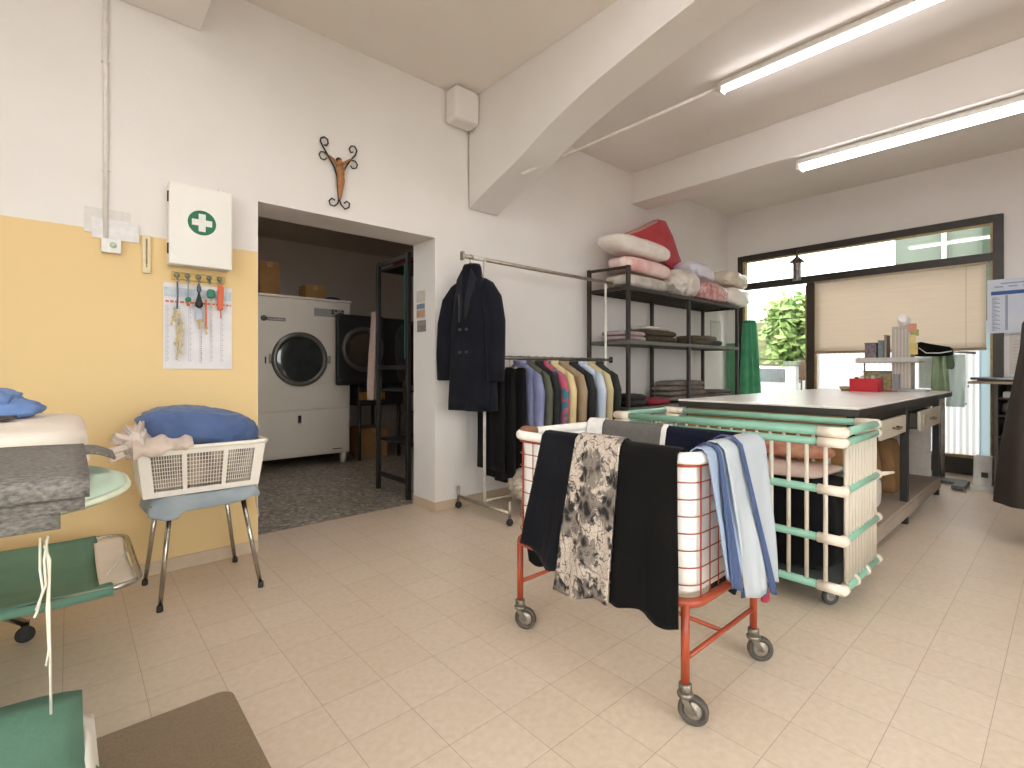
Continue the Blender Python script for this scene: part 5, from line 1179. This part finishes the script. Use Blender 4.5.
# red quilt leaning on the wall behind
rq = thing('red_quilt', 'folded red quilt in plastic leaning on the wall behind the white pack', 'bedding', (5.2, 3.42, T+.3), 'bagged bedding on the top shelf')
redm = mat('quilt_red', (198, 62, 76), .5, rgb2=(186, 48, 62), scale=5, coat=.3, bump=.4, bscale=14)
def rqp(x, y, yy): p = px(x, y, 'Y', yy); return p
front = [(620, 236), (640, 228), (658, 219), (666, 221), (674, 238), (679, 254), (682, 262), (680, 270), (674, 272), (664, 262), (640, 256), (622, 248)]
m = MB(); m.loft([[rqp(x, y, 3.395).lerp(rqp(650, 248, 3.395), .12) for x, y in front], [rqp(x, y, 3.42) for x, y in front], [rqp(x, y, 3.42)+V(0, .07, 0) for x, y in front], [rqp(x, y, 3.42).lerp(rqp(650, 248, 3.42), .1)+V(0, .10, 0) for x, y in front]])
m.obj('quilt_fold', redm, rq, bevel=.01)
MB().tube([rqp(622, 237, 3.41), rqp(640, 229.5, 3.405), rqp(657, 221, 3.40)], [.012, .022, .02], 8, flat=.6).obj('folded_edge', mat('quilt_edge', (196, 150, 140), .6), rq)
bag('bedding_bag', 'round tied bag of white bedding right of the pink patterned pack', (5.575, 3.18, T+.17), (.30, .17, .17), plastic('round', (222, 214, 206), (188, 178, 168), 6), 4.0, e1=.9, e2=.8, amp=.025, flat=.95)
bag('bedding_bag', 'pale lavender blue bag on top of the round white bag and red knit', (6.10, 3.28, T+.385), (.33, .18, .115), plastic('lavender', (206, 208, 226), (222, 220, 230), 6), 5.0, tilt=.16, e1=.9, e2=.7, amp=.025, flat=.95)
bag('bedding_bag', 'red and white speckled knit in a bag at the shelf front', (6.22, 3.20, T+.125), (.35, .20, .125), plastic('knit', (212, 168, 164), (166, 92, 94), 22), 6.0, tilt=.02, amp=.02, flat=.95)
bag('bedding_bag', 'beige and white folded pack on top near the window end', (6.93, 3.22, T+.375), (.28, .20, .105), plastic('beige', (224, 212, 196), (206, 196, 176), 7), 7.0, tilt=.10, amp=.015, flat=.95)
bag('bedding_bag', 'white pack under the beige pack at the window end of the shelf', (6.90, 3.20, T+.13), (.31, .21, .13), plastic('white2', (238, 232, 226), (226, 218, 210), 6), 8.0, amp=.014, flat=.95)
def stack(name, label, c, s, m, n=3, seed=0.0, cat='folded clothes', group='folded clothes on the shelf rack'):
    b = MB(); h = s[2]*2/n
    for k in range(n):
        dx = .02*math.sin(seed+k*2.1); b.blob((c[0]+dx, c[1]+.008*math.sin(k*3+seed), c[2]-s[2]+h*(k+.5)), (s[0]*(1-.04*k), s[1]*(1-.03*k), h*.62), e1=.6, e2=.35, nu=64, nv=20, amp=.014, freq=7, seed=seed+k, flat=.95, ridge=True)
    return tag(b.obj(name, m, None, (c[0], c[1], c[2]-s[2])), label, cat, group)
F_ = lambda n, a, b: mat('fold_'+n, a, .92, rgb2=b, scale=8, bump=.25, bscale=22)
z2 = 1.508
stack('folded_blouse', 'small mauve grey folded blouse at the left end of the middle shelf', (4.50, 3.24, z2+.05), (.24, .15, .05), F_('mauve', (150, 132, 140), (166, 150, 152)), 2, 1)
stack('folded_jacket', 'thick dark olive folded jacket on the middle shelf', (5.10, 3.28, z2+.075), (.38, .155, .066), F_('olive', (58, 52, 42), (72, 64, 50)), 2, 2)
stack('folded_shirt', 'thin pale folded shirt lying on the dark olive jacket', (5.04, 3.28, z2+.162), (.26, .14, .022), F_('pale', (198, 190, 180), (184, 176, 166)), 1, 3)
stack('folded_trousers', 'brown green folded trousers right of the middle post on the middle shelf', (5.90, 3.20, z2+.055), (.18, .15, .055), F_('khaki', (84, 76, 54), (70, 62, 44)), 2, 4)
stack('folded_skirt', 'dark grey folded skirt toward the right end of the middle shelf', (6.34, 3.26, z2+.04), (.26, .14, .035), F_('darkgrey', (62, 58, 56), (74, 70, 66)), 1, 5)
stack('folded_sweater', 'grey brown folded top lying on the dark grey folded skirt', (6.38, 3.26, z2+.104), (.13, .10, .028), F_('taupe', (124, 112, 102), (110, 98, 90)), 1, 6)
z3 = .808
stack('folded_blanket', 'tall stack of grey brown folded blankets on the low shelf by the middle post', (5.74, 3.28, z3+.13), (.48, .155, .12), F_('blanket', (124, 114, 106), (108, 98, 92)), 4, 7)
stack('folded_blanket', 'lower stack of grey folded cloths at the window end of the low shelf', (6.50, 3.20, z3+.06), (.27, .17, .06), F_('blanket2', (112, 104, 98), (98, 90, 86)), 3, 8)
stack('folded_red_cloth', 'dark red folded cloth on the low shelf behind the hanging shirts', (4.95, 3.20, z3+.03), (.20, .16, .03), F_('redfold', (150, 40, 58), (132, 32, 48)), 1, 9)
stack('folded_black_cloth', 'black folded cloth at the left end of the low shelf', (4.55, 3.22, z3+.06), (.18, .16, .06), F_('blackfold', (34, 32, 34), (44, 42, 44)), 2, 10)

# ================================================================ WORK TABLE
tb = thing('work_table', 'big work table with a white top, black edge and two open drawers', 'table', (5.15, 1.4, 0))
lamn = mat('laminate_white', (232, 226, 222), .25, rgb2=(226, 220, 215), scale=3)
edgem = mat('table_edge_black', (40, 35, 33), .45, rgb2=(58, 50, 46), scale=6)
tl_ = mat('leg_black', (34, 31, 30), .5, rgb2=(42, 38, 36), scale=12)
apr = mat('apron_wood', (186, 140, 88), .55, rgb2=(170, 124, 74), scale=5, stretch=(1, .3, 4))
greyw = mat('shelf_wood_grey', (166, 152, 138), .6, rgb2=(146, 132, 118), scale=4, stretch=(.3, 1, 1))
TX0, TX1, TY0, TY1, TZt = 3.45, 6.88, .825, 1.985, .975
MB().box(TX0, TX1, TY0, TY1, TZt-.012, TZt).obj('tabletop', lamn, tb, bevel=.003)
MB().box(TX0+.004, TX1-.004, TY0+.004, TY1-.004, TZt-.055, TZt-.012).obj('table_edge', edgem, tb, bevel=.003)
MB().box(TX0+.04, TX0+.065, TY0+.08, TY1-.06, .60, TZt-.055).obj('apron', apr, tb)
LX = (3.53, 4.87, 6.22)
for i, x in enumerate(LX):
    for y in (.87, TY1-.09): MB().box(x-.03, x+.03, y-.024, y+.024, 0, TZt-.055).obj('leg', tl_, tb, bevel=.003)
MB().box(TX0+.06, 6.55, .86, .90, .865, TZt-.055).obj('side_apron', edgem, tb)
MB().box(6.19, 6.60, .858, .898, .865, TZt-.056).obj('apron_end', greyw, tb)
MB().box(LX[0], LX[2]+.03, .84, TY1-.06, .155, .175).obj('lower_shelf', greyw, tb, bevel=.003)
MB().box(LX[0], LX[2]+.03, .836, .86, .07, .155).obj('lower_rail', greyw, tb, bevel=.003)
MB().box(LX[2]-.05, LX[2]-.03, .90, TY1-.1, .175, .9).obj('side_panel', mat('panel_white', (214, 208, 204), .5), tb)
MB().box(LX[1]+.0, LX[2]-.05, 1.55, 1.57, .175, .9).obj('back_panel', mat('panel_white', (214, 208, 204), .5), tb)
drm = mat('drawer_cream', (190, 181, 166), .5, rgb2=(178, 168, 152), scale=4)
def drawer(x0, x1, z0, z1, out, dark):
    o = MB().box(x0, x1, .845-out-.02, .845-out, z0, z1).obj('drawer', drm, tb, bevel=.003)
    s_ = MB(); s_.box(x0+.02, x0+.035, .845-out, 1.35-out, z0+.01, z1-.02); s_.box(x1-.035, x1-.02, .845-out, 1.35-out, z0+.01, z1-.02); s_.box(x0+.02, x1-.02, .845-out, 1.35-out, z0+.01, z0+.02); s_.box(x0+.02, x1-.02, 1.335-out, 1.35-out, z0+.01, z1-.02); s_.obj('drawer_box', mat('drawer_side', (70, 60, 52), .6), o)
    xm = (x0+x1)/2
    MB().tube([(xm-.06, .825-out, (z0+z1)/2), (xm-.055, .795-out, (z0+z1)/2-.005), (xm+.055, .795-out, (z0+z1)/2-.005), (xm+.06, .825-out, (z0+z1)/2)], .007, 8).obj('handle', mat('handle_bronze', (120, 100, 80), .35, .6), o)
    return o
drawer(3.86, 4.56, .745, .868, .02, 0)
d2 = drawer(5.02, 5.92, .715, .868, .03, 0)
MB().box(5.12, 5.22, .788, .796, .76, .83).obj('label_plate', mat('label_tan', (172, 156, 128), .5), d2)
# things under the table
tag(MB().blob((4.28, 1.07, .305), (.19, .15, .115), e1=.35, e2=.3, amp=.008, freq=9).obj('white_box', mat('box_white_dirty', (206, 198, 190), .6), None, (4.28, 1.05, .175)), 'white parcel on the lower shelf of the work table', 'parcel')
stack('folded_denim', 'pile of blue grey folded cloth at the near end under the table', (4.30, 1.45, .40), (.24, .16, .20), F_('denim', (84, 96, 116), (66, 76, 94)), 5, 11, 'folded clothes', None)
kb = mat('kraft_bag', (142, 104, 66), .85, rgb2=(120, 86, 52), scale=5, bump=.3, bscale=8)
def paperbag(x, y, w, d, h, seed, label):
    m = MB(); R = []
    for k in range(10):
        q = k/9.0; f = 1-.35*max(0, q-.6)/.4
        R.append([V(x+sx*w*f*(1+.05*noise.noise(V(q*4, sx+seed, sy)))+.03*q*math.sin(seed), y+sy*d*(1-.6*max(0, q-.5)), .178+(h+.02*math.sin(seed+sx*2))*q) for (sx, sy) in ((-1, -1), (-.5, -1.06), (0, -1), (.5, -1.05), (1, -1), (1.03, 0), (1, 1), (.5, 1), (0, 1.04), (-.5, 1), (-1, 1), (-1.03, 0))])
    m.loft(R); return tag(m.obj('paper_bag', kb, None, (x, y, .176)), label, 'bag', 'brown bags under the table')
paperbag(4.62, 1.12, .15, .13, .46, 1.0, 'tall brown paper bag under the first drawer of the work table')
paperbag(5.30, 1.15, .24, .17, .42, 2.5, 'wide brown paper bag under the second drawer of the work table')
# stand with hung cloths behind the table
sd_ = thing('garment_stand', 'low dark metal stand on a flat foot behind the far end of the table', 'stand', (6.98, .95, 0))
MB().box(6.55, 6.95, .70, .80, .012, .05).obj('foot_plate', mat('foot_grey', (92, 88, 84), .5), sd_, bevel=.006)
MB().box(6.90, 7.1, .74, 1.05, 0, .03).obj('foot', mat('foot_grey', (92, 88, 84), .5), sd_, bevel=.006)
MB().tube([(7.0, .95, .03), (7.0, .95, 1.37)], .014, 10).obj('pole', chrome, sd_)
MB().tube([(7.0, .66, 1.37), (7.0, 1.20, 1.43)], .011, 10).obj('top_arm', chrome, sd_)
bj = MB(); bj.loft([[V(6.96+.075*sx, px(x, 350, 'X', 6.98).y, zz+.5*0) for (sx, zz) in ((-1, zb), (1, zb), (1.1, (zb+zt_)/2), (.6, zt_), (-.6, zt_), (-1.1, (zb+zt_)/2))] for (x, zt_, zb) in ((916, 1.49, 1.345), (922, 1.50, 1.34), (932, 1.475, 1.34), (942, 1.455, 1.34), (950, 1.44, 1.345), (953, 1.41, 1.36))])
o = tag(bj.obj('black_jacket', blackc, None, (6.98, .95, 1.36), bevel=.008), 'black jacket folded over the top of the metal stand behind the table', 'jacket')
MB().tube([px(919, 348, 'X', 6.875), px(926, 353, 'X', 6.868), px(940, 353, 'X', 6.868), px(952, 351, 'X', 6.875)], .005, 6).obj('white_piping', pw, o)
sg = MB()
def sage(u, v): 
    y = px(934+14*u+(3*v if u > .5 else -2*v), 360, 'X', 7.0).y; return V(6.93-.02*math.sin(u*11), y, 1.345-.42*v)
sg.grid(sage, 20, 16)
tag(sg.obj('sage_cloth', mat('cloth_sage', (136, 152, 122), .85, rgb2=(120, 136, 106), scale=6), None, (6.93, .9, .92), solid=.006), 'sage green cloth hanging below the black jacket behind the table', 'cloth')
dg_ = MB(); dg_.blob(px(950, 362, 'X', 6.95), (.02, .035, .075), amp=.01, freq=18, nu=24, nv=14)
tag(dg_.obj('green_glove', mat('glove_green', (76, 92, 72), .8), None, (6.95, .83, 1.2)), 'dark green rag tucked beside the sage cloth', 'cloth')
pl = MB(); pl.grid(lambda u, v: V(7.1+.03*math.sin(u*7+v*3), px(946+19*u, 360, 'X', 7.1).y, 1.36-.56*v), 16, 16)
tag(pl.obj('clear_cover', translucent('cover_film', (214, 226, 220), .6, thru=.3), None, (7.1, .8, .8), solid=.002), 'hanging clear plastic garment cover at the right of the sage cloth', 'plastic cover')
wb = MB(); wb.box(7.20, 7.22, px(934, 360, 'X', 7.2).y, px(919, 360, 'X', 7.2).y, .99, 1.34)
for k in range(4): wb.box(7.192, 7.20, px(934, 360, 'X', 7.2).y+.01, px(919, 360, 'X', 7.2).y-.01, 1.06+k*.07, 1.065+k*.07)
tag(wb.obj('white_board', mat('board_pale', (216, 224, 218), .5), None, (7.2, .98, .99)), 'pale ruled board standing behind the desk organiser', 'board')
MB().box(7.195, 7.225, .93, 1.02, .0, .99).obj('board_leg', chrome, bpy.data.objects['white_board'])

# desk organiser and small things on the table
OX = 6.45
def yx(x, X=OX): return px(x, 360, 'X', X).y
og = thing('desk_organiser', 'grey desk organiser with an upper shelf and a tall file column', 'organiser', (OX, yx(900), TZt))
ogm = mat('organiser_grey', (176, 168, 160), .5, rgb2=(164, 156, 148), scale=6)
MB().box(OX-.12, OX+.12, yx(928), yx(893.6), TZt, TZt+.022).obj('base_plate', mat('organiser_base', (168, 170, 176), .4), og, bevel=.003)
MB().box(OX-.10, OX+.10, yx(913), yx(894), TZt+.022, px(900, 327, 'X', OX).z).obj('file_column', ogm, og, bevel=.004)
m = MB()
for k in range(5): m.box(OX-.104, OX-.10, yx(912-k*3.4), yx(910.6-k*3.4), TZt+.04, px(900, 330, 'X', OX).z)
m.obj('file_ribs', mat('organiser_rib', (196, 188, 178), .5), og)
zs = px(880, 362.5, 'X', OX).z
MB().box(OX-.14, OX+.12, yx(922), yx(859), zs-.006, zs+.006).obj('upper_shelf', ogm, og, bevel=.002)
MB().box(OX-.14, OX-.135, yx(922), yx(859), zs+.006, zs+.05).obj('shelf_lip', mat('organiser_clear', (196, 192, 188), .3), og)
MB().cyl((OX+.1, yx(862), TZt), (OX+.1, yx(862), zs), .008, 8).obj('shelf_post', chrome, og)
def note(nm, x0, x1, y0, y1, rgb, label, dX=.108):
    tag(MB().box(OX-dX-.006, OX-dX, yx(x1), yx(x0), px(900, y1, 'X', OX).z, px(900, y0, 'X', OX).z).obj(nm, mat('note_'+str(rgb[0]), rgb, .8), None, (OX-dX, yx(x0), px(900, y1, 'X', OX).z)), label, 'note', 'sticky notes on the organiser')
note('sticky_note', 912, 920, 344, 355, (206, 184, 116), 'yellow note low on the file column of the desk organiser')
note('sticky_note', 911, 919, 325, 333, (198, 138, 116), 'salmon pink note at the top of the file column', .112)
note('sticky_note', 914, 921, 331, 337, (150, 160, 90), 'olive green note under the pink note on the file column', .104)
note('sticky_note', 912, 918, 336, 344, (214, 196, 140), 'pale yellow note between the green note and the lower yellow note', .112)
m = MB(); m.blob((OX, yx(904), px(900, 321, 'X', OX).z), (.05, .045, .06), e1=.9, e2=.8, amp=.02, freq=18, seed=3, ridge=True, nu=30, nv=18)
tag(m.obj('crumpled_paper', mat('paper_white', (226, 220, 214), .7), None, (OX, yx(904), px(900, 326, 'X', OX).z)), 'crumpled white paper on top of the file column', 'paper')
def smallbox(nm, x0, x1, ytop, zb, X, d, m, label, cat, lid=None):
    t = thing(nm, label, cat, (X, px((x0+x1)/2, 360, 'X', X).y, zb)); y0, y1 = px(x1, 360, 'X', X).y, px(x0, 360, 'X', X).y; zt = px(870, ytop, 'X', X).z
    MB().box(X-d, X+d, y0, y1, zb, zt-.012).obj('box_body', m, t, bevel=.003)
    MB().box(X-d-.003, X+d+.003, y0-.003, y1+.003, zt-.012, zt).obj('box_lid', lid or m, t, bevel=.002); return t
smallbox('patterned_box', 866.5, 878, 343, zs+.0065, OX-.02, .07, mat('box_pat', (128, 112, 110), .6, rgb2=(84, 80, 96), scale=40), 'mottled grey box on the organiser shelf', 'box')
smallbox('upright_book', 880, 885.5, 341, zs+.0065, OX-.02, .08, mat('book_teal', (120, 136, 134), .6, rgb2=(96, 108, 112), scale=20), 'grey teal upright book beside the mottled box', 'book')
smallbox('upright_book', 886, 888.3, 336, zs+.0065, OX-.02, .08, mat('book_brown', (140, 122, 112), .6), 'thin tall brown book beside the grey teal book', 'book')
smallbox('thread_tin', 865, 893, 371, TZt+.001, OX+.03, .06, mat('tin_pattern', (110, 112, 108), .5, rgb2=(176, 156, 84), scale=34), 'long patterned tin under the organiser shelf', 'tin', mat('tin_lid', (60, 60, 58), .4))
smallbox('grey_tray', 894, 899.5, 374, TZt+.023, OX-.13, .02, mat('tray_grey', (140, 138, 142), .5), 'small grey box at the foot of the file column', 'box')
RX = 6.10
rb = thing('red_box', 'open red box of sewing bits on the work table', 'box', (RX, px(866, 360, 'X', RX).y, TZt))
ya, yb, zt2 = px(881, 360, 'X', RX).y, px(852, 360, 'X', RX).y, px(866, 378.5, 'X', RX).z
redb = mat('red_plastic', (186, 26, 38), .4, rgb2=(172, 20, 32), scale=5)
m = MB(); w_ = .008
m.box(RX-.09, RX+.09, ya, ya+w_, TZt, zt2); m.box(RX-.09, RX+.09, yb-w_, yb, TZt, zt2); m.box(RX-.09, RX-.09+w_, ya, yb, TZt, zt2); m.box(RX+.09-w_, RX+.09, ya, yb, TZt, zt2); m.obj('box_wall', redb, rb, bevel=.002)
MB().box(RX-.085, RX+.085, ya+.004, yb-.004, TZt+.001, TZt+.02).obj('box_bottom', redb, rb)
def spool(x, y, z, rgb, label):
    t = thing('thread_spool', label, 'spool', (x, y, z), 'thread spools in the red box')
    MB().lathe([(.010, 0), (.018, 0), (.018, .005), (.010, .006), (.010, .064), (.018, .065), (.018, .07), (.010, .07)], (x, y, z), 14).obj('core', mat('spool_core', (214, 200, 176), .5), t)
    MB().lathe([(.0165, .006), (.0175, .02), (.0175, .05), (.0165, .064)], (x, y, z), 14).obj('thread', mat('thread_%d' % rgb[0], rgb, .7), t)
for k, (xp, rgb, lb) in enumerate(((856.5, (44, 40, 42), 'black thread spool at the left end of the red box'), (862, (226, 216, 196), 'cream thread spool next to the black spool in the red box'), (868, (190, 140, 112), 'tan thread spool in the middle of the red box'), (873, (206, 198, 190), 'white thread spool right of the tan spool in the red box'), (877.5, (110, 104, 98), 'grey thread spool at the right end of the red box'))):
    spool(RX, px(xp, 360, 'X', RX).y, TZt+.080+.014*(k % 2), rgb, lb)
MB().box(RX-.07, RX+.07, ya+.01, yb-.01, TZt+.02, TZt+.081).obj('box_insert', redb, rb)
tm_ = MB(); TXo = 6.2; yy0, yy1 = px(854, 360, 'X', TXo).y, px(841, 360, 'X', TXo).y
tm_.loft([[V(TXo-.08*k, yy0+.03*(1-k), TZt+h), V(TXo+.08*k, yy0+.03*(1-k), TZt+h), V(TXo+.08*k, yy1-.04*(1-k)+0, TZt+h), V(TXo-.08*k, yy1-.04*(1-k), TZt+h)] for (k, h) in ((.6, 0), (.8, .02), (1.0, .045), (.92, .045), (.7, .02), (.5, .012))])
tag(tm_.obj('wicker_tray', mat('wicker', (196, 178, 140), .7, rgb2=(176, 156, 116), scale=60), None, (TXo, (yy0+yy1)/2, TZt)), 'small straw coloured tray left of the red box on the table', 'tray')
pr = MB(); pr.tube([(6.22, px(884, 360, 'X', 6.22).y, TZt+.006), (6.25, px(898, 360, 'X', 6.25).y, TZt+.006)], [.006, .004], 8)
tag(pr.obj('red_pencil', redb, None, (6.22, px(884, 360, 'X', 6.22).y, TZt)), 'red pencil lying beside the red box', 'pencil')

# ================================================================ COUNTER at the right
cn = thing('counter', 'dark counter with open shelves and a black top at the right edge', 'counter', (7.1, -.2, 0))
cdk = mat('counter_dark', (62, 54, 50), .5, rgb2=(72, 63, 58), scale=6); cwd = mat('counter_wood', (150, 128, 106), .55, rgb2=(136, 114, 92), scale=5)
KX0, KX1, KY0, KY1 = 6.62, 7.60, -1.3, .50
m = MB(); m.box(KX0, KX1, KY1-.03, KY1, 0, 1.06); m.box(KX0, KX1, KY0, KY0+.03, 0, 1.06); m.box(KX1-.02, KX1, KY0+.03, KY1-.03, 0, 1.06); m.obj('body', cdk, cn, bevel=.003)
for z in (.10, .38, .56, .76, .93): MB().box(KX0+.01, KX1-.02, KY0+.03, KY1-.03, z-.012, z).obj('shelf', cdk, cn)
MB().box(KX0-.05, KX1, KY0, .68, 1.06, 1.085).obj('wood_top', cwd, cn, bevel=.003)
MB().box(KX0-.02, KX1, KY0, .665, 1.10, 1.125).obj('black_top', mat('counter_black', (38, 36, 36), .15, coat=.5), cn, bevel=.005)
MB().box(KX0+.02, KX1, KY0, .62, 1.085, 1.10).obj('top_spacer', cdk, cn)
tag(MB().box(6.68, 7.0, .20, .44, .931, .985).obj('paper_stack', mat('paper_stack', (206, 202, 198), .7), None, (6.84, .3, .931)), 'stack of white paper on the top shelf of the dark counter', 'paper')
tag(MB().blob((6.80, .33, .824), (.11, .12, .062), e1=.6, e2=.5, amp=.012, freq=14, flat=.95).obj('grey_bag', mat('bag_greyish', (150, 146, 140), .5, rgb2=(130, 126, 120), scale=12), None, (6.8, .33, .762)), 'grey plastic bag on the second shelf of the dark counter', 'bag')
tag(MB().box(6.68, 6.95, .24, .44, .562, .64).obj('grey_box', mat('box_greyish', (128, 124, 120), .6), None, (6.8, .33, .562), bevel=.006), 'grey box on the third shelf of the dark counter', 'box')
fp = thing('floor_unit', 'white plastic unit with a dark slot on the floor beside the counter', 'appliance', (6.9, .59, 0))
m = MB(); m.prism([(-.11, 0), (.11, 0), (.09, .33), (-.05, .33), (-.10, .12)], .14, frame((6.86, .52, 0), (1, 0, 0), (0, 0, 1), (0, -1, 0))) ; m.v = [v+V(0, .14, 0) for v in m.v]
m.obj('unit_body', mat('unit_white', (206, 202, 196), .5, rgb2=(190, 184, 176), scale=8), fp, bevel=.008)
MB().box(6.762, 6.80, .55, .60, .13, .18).obj('dark_slot', black, fp)
MB().box(6.70, 6.82, .50, .68, .0, .055).obj('foot_plate', mat('unit_white', (206, 202, 196), .5), fp, bevel=.006)
# wall planner and notice at the window frame
wp = thing('wall_planner', 'pale blue wall planner with a dark blue band at the right edge', 'planner', (7.63, .2, 1.6))
y0_, y1_ = -.35, .628; zb_, zt_ = 1.60, 2.19
MB().box(7.64, 7.646, y0_, y1_, zb_, zt_).obj('sheet', mat('planner_paper', (200, 206, 222), .6, rgb2=(210, 214, 226), scale=5), wp)
MB().box(7.6385, 7.64, y0_, y1_-.03, 2.02, 2.06).obj('blue_band', mat('planner_blue', (40, 84, 150), .6), wp)
m = MB()
for k, yy in enumerate((.48, .47, .25, .235, .22, -.02, -.03)): m.box(7.6385, 7.64, yy-.004, yy+.004, zb_+.03, 2.01)
for c_ in range(3):
    for k in range(24): m.box(7.6385, 7.64, .585-c_*.26-.02*(1+(k*5+c_) % 3), .59-c_*.26, 1.63+k*.0155, 1.637+k*.0155)
m.obj('ruled_columns', mat('planner_ink', (130, 138, 164), .7), wp)
m = MB(); 
for k in range(5): m.box(7.6385, 7.64, .50-k*.11, .57-k*.11, 2.10, 2.115)
m.box(7.6385, 7.64, .3, .52, 2.135, 2.15); m.obj('heading_lines', mat('planner_head', (150, 160, 190), .7), wp)
MB().cyl((7.646, .3, 2.17), (7.699, .3, 2.17), .006, 8).obj('nail', chrome, wp)
nt2 = thing('paper_notice', 'pale printed sheets pinned on the wall under the wall planner', 'notice', (7.69, .3, 1.15))
MB().box(7.692, 7.699, -.05, .455, 1.15, 1.585).obj('sheet', mat('notice_sheet', (214, 206, 200), .7, rgb2=(204, 196, 190), scale=8), nt2)
m = MB()
for c_ in range(2):
    for k in range(9): m.box(7.690, 7.692, .42-c_*.2-.04*(1+(k+c_) % 3)-.03, .42-c_*.2, 1.22+k*.036, 1.226+k*.036)
m.obj('text_lines', mat('notice_ink', (172, 162, 158), .7), nt2)
# dark robe at the right edge
rbm = mat('robe_brown', (58, 51, 48), .85, rgb2=(66, 58, 55), scale=4, sheen=.05, spec=.12, bump=.2, bscale=14)
ro = thing('dark_robe', 'long dark brown robe on a hanger, cut off by the right edge', 'robe', (5.0, .06, .24))
R = []; axx, nxx = V(0, 1, 0), V(-1, 0, 0)
for (z, hw, ht) in ((1.70, .05, .04), (1.67, .09, .06), (1.60, .15, .08), (1.52, .19, .10), (1.35, .20, .12), (1.1, .235, .15), (.8, .28, .19), (.5, .315, .22), (.26, .335, .24)):
    R.append(ell((5.0, .045), axx, nxx, hw, ht, z+0, n=72, e=.9, amp=.010 if z < 1.4 else .003, seed=z, k=9))
MB().loft(R).obj('robe_cloth', rbm, ro)
hanger(ro, 5.0, .045, 1.80, PI/2, hwood, .17, .09)
hs = thing('coat_hook_stand', 'thin chrome stand carrying the dark robe, outside the right edge', 'stand', (5.0, -.34, 0))
MB().tube([(5.0, -.40, .02), (5.0, -.40, 1.74), (5.0, -.36, 1.80), (5.0, .09, 1.80)], .012, 10).obj('pole', chrome, hs)
MB().lathe([(.001, 0), (.17, 0), (.17, .012), (.03, .03), (.014, .05)], (5.0, -.40, 0), 28).obj('base', chrome, hs)
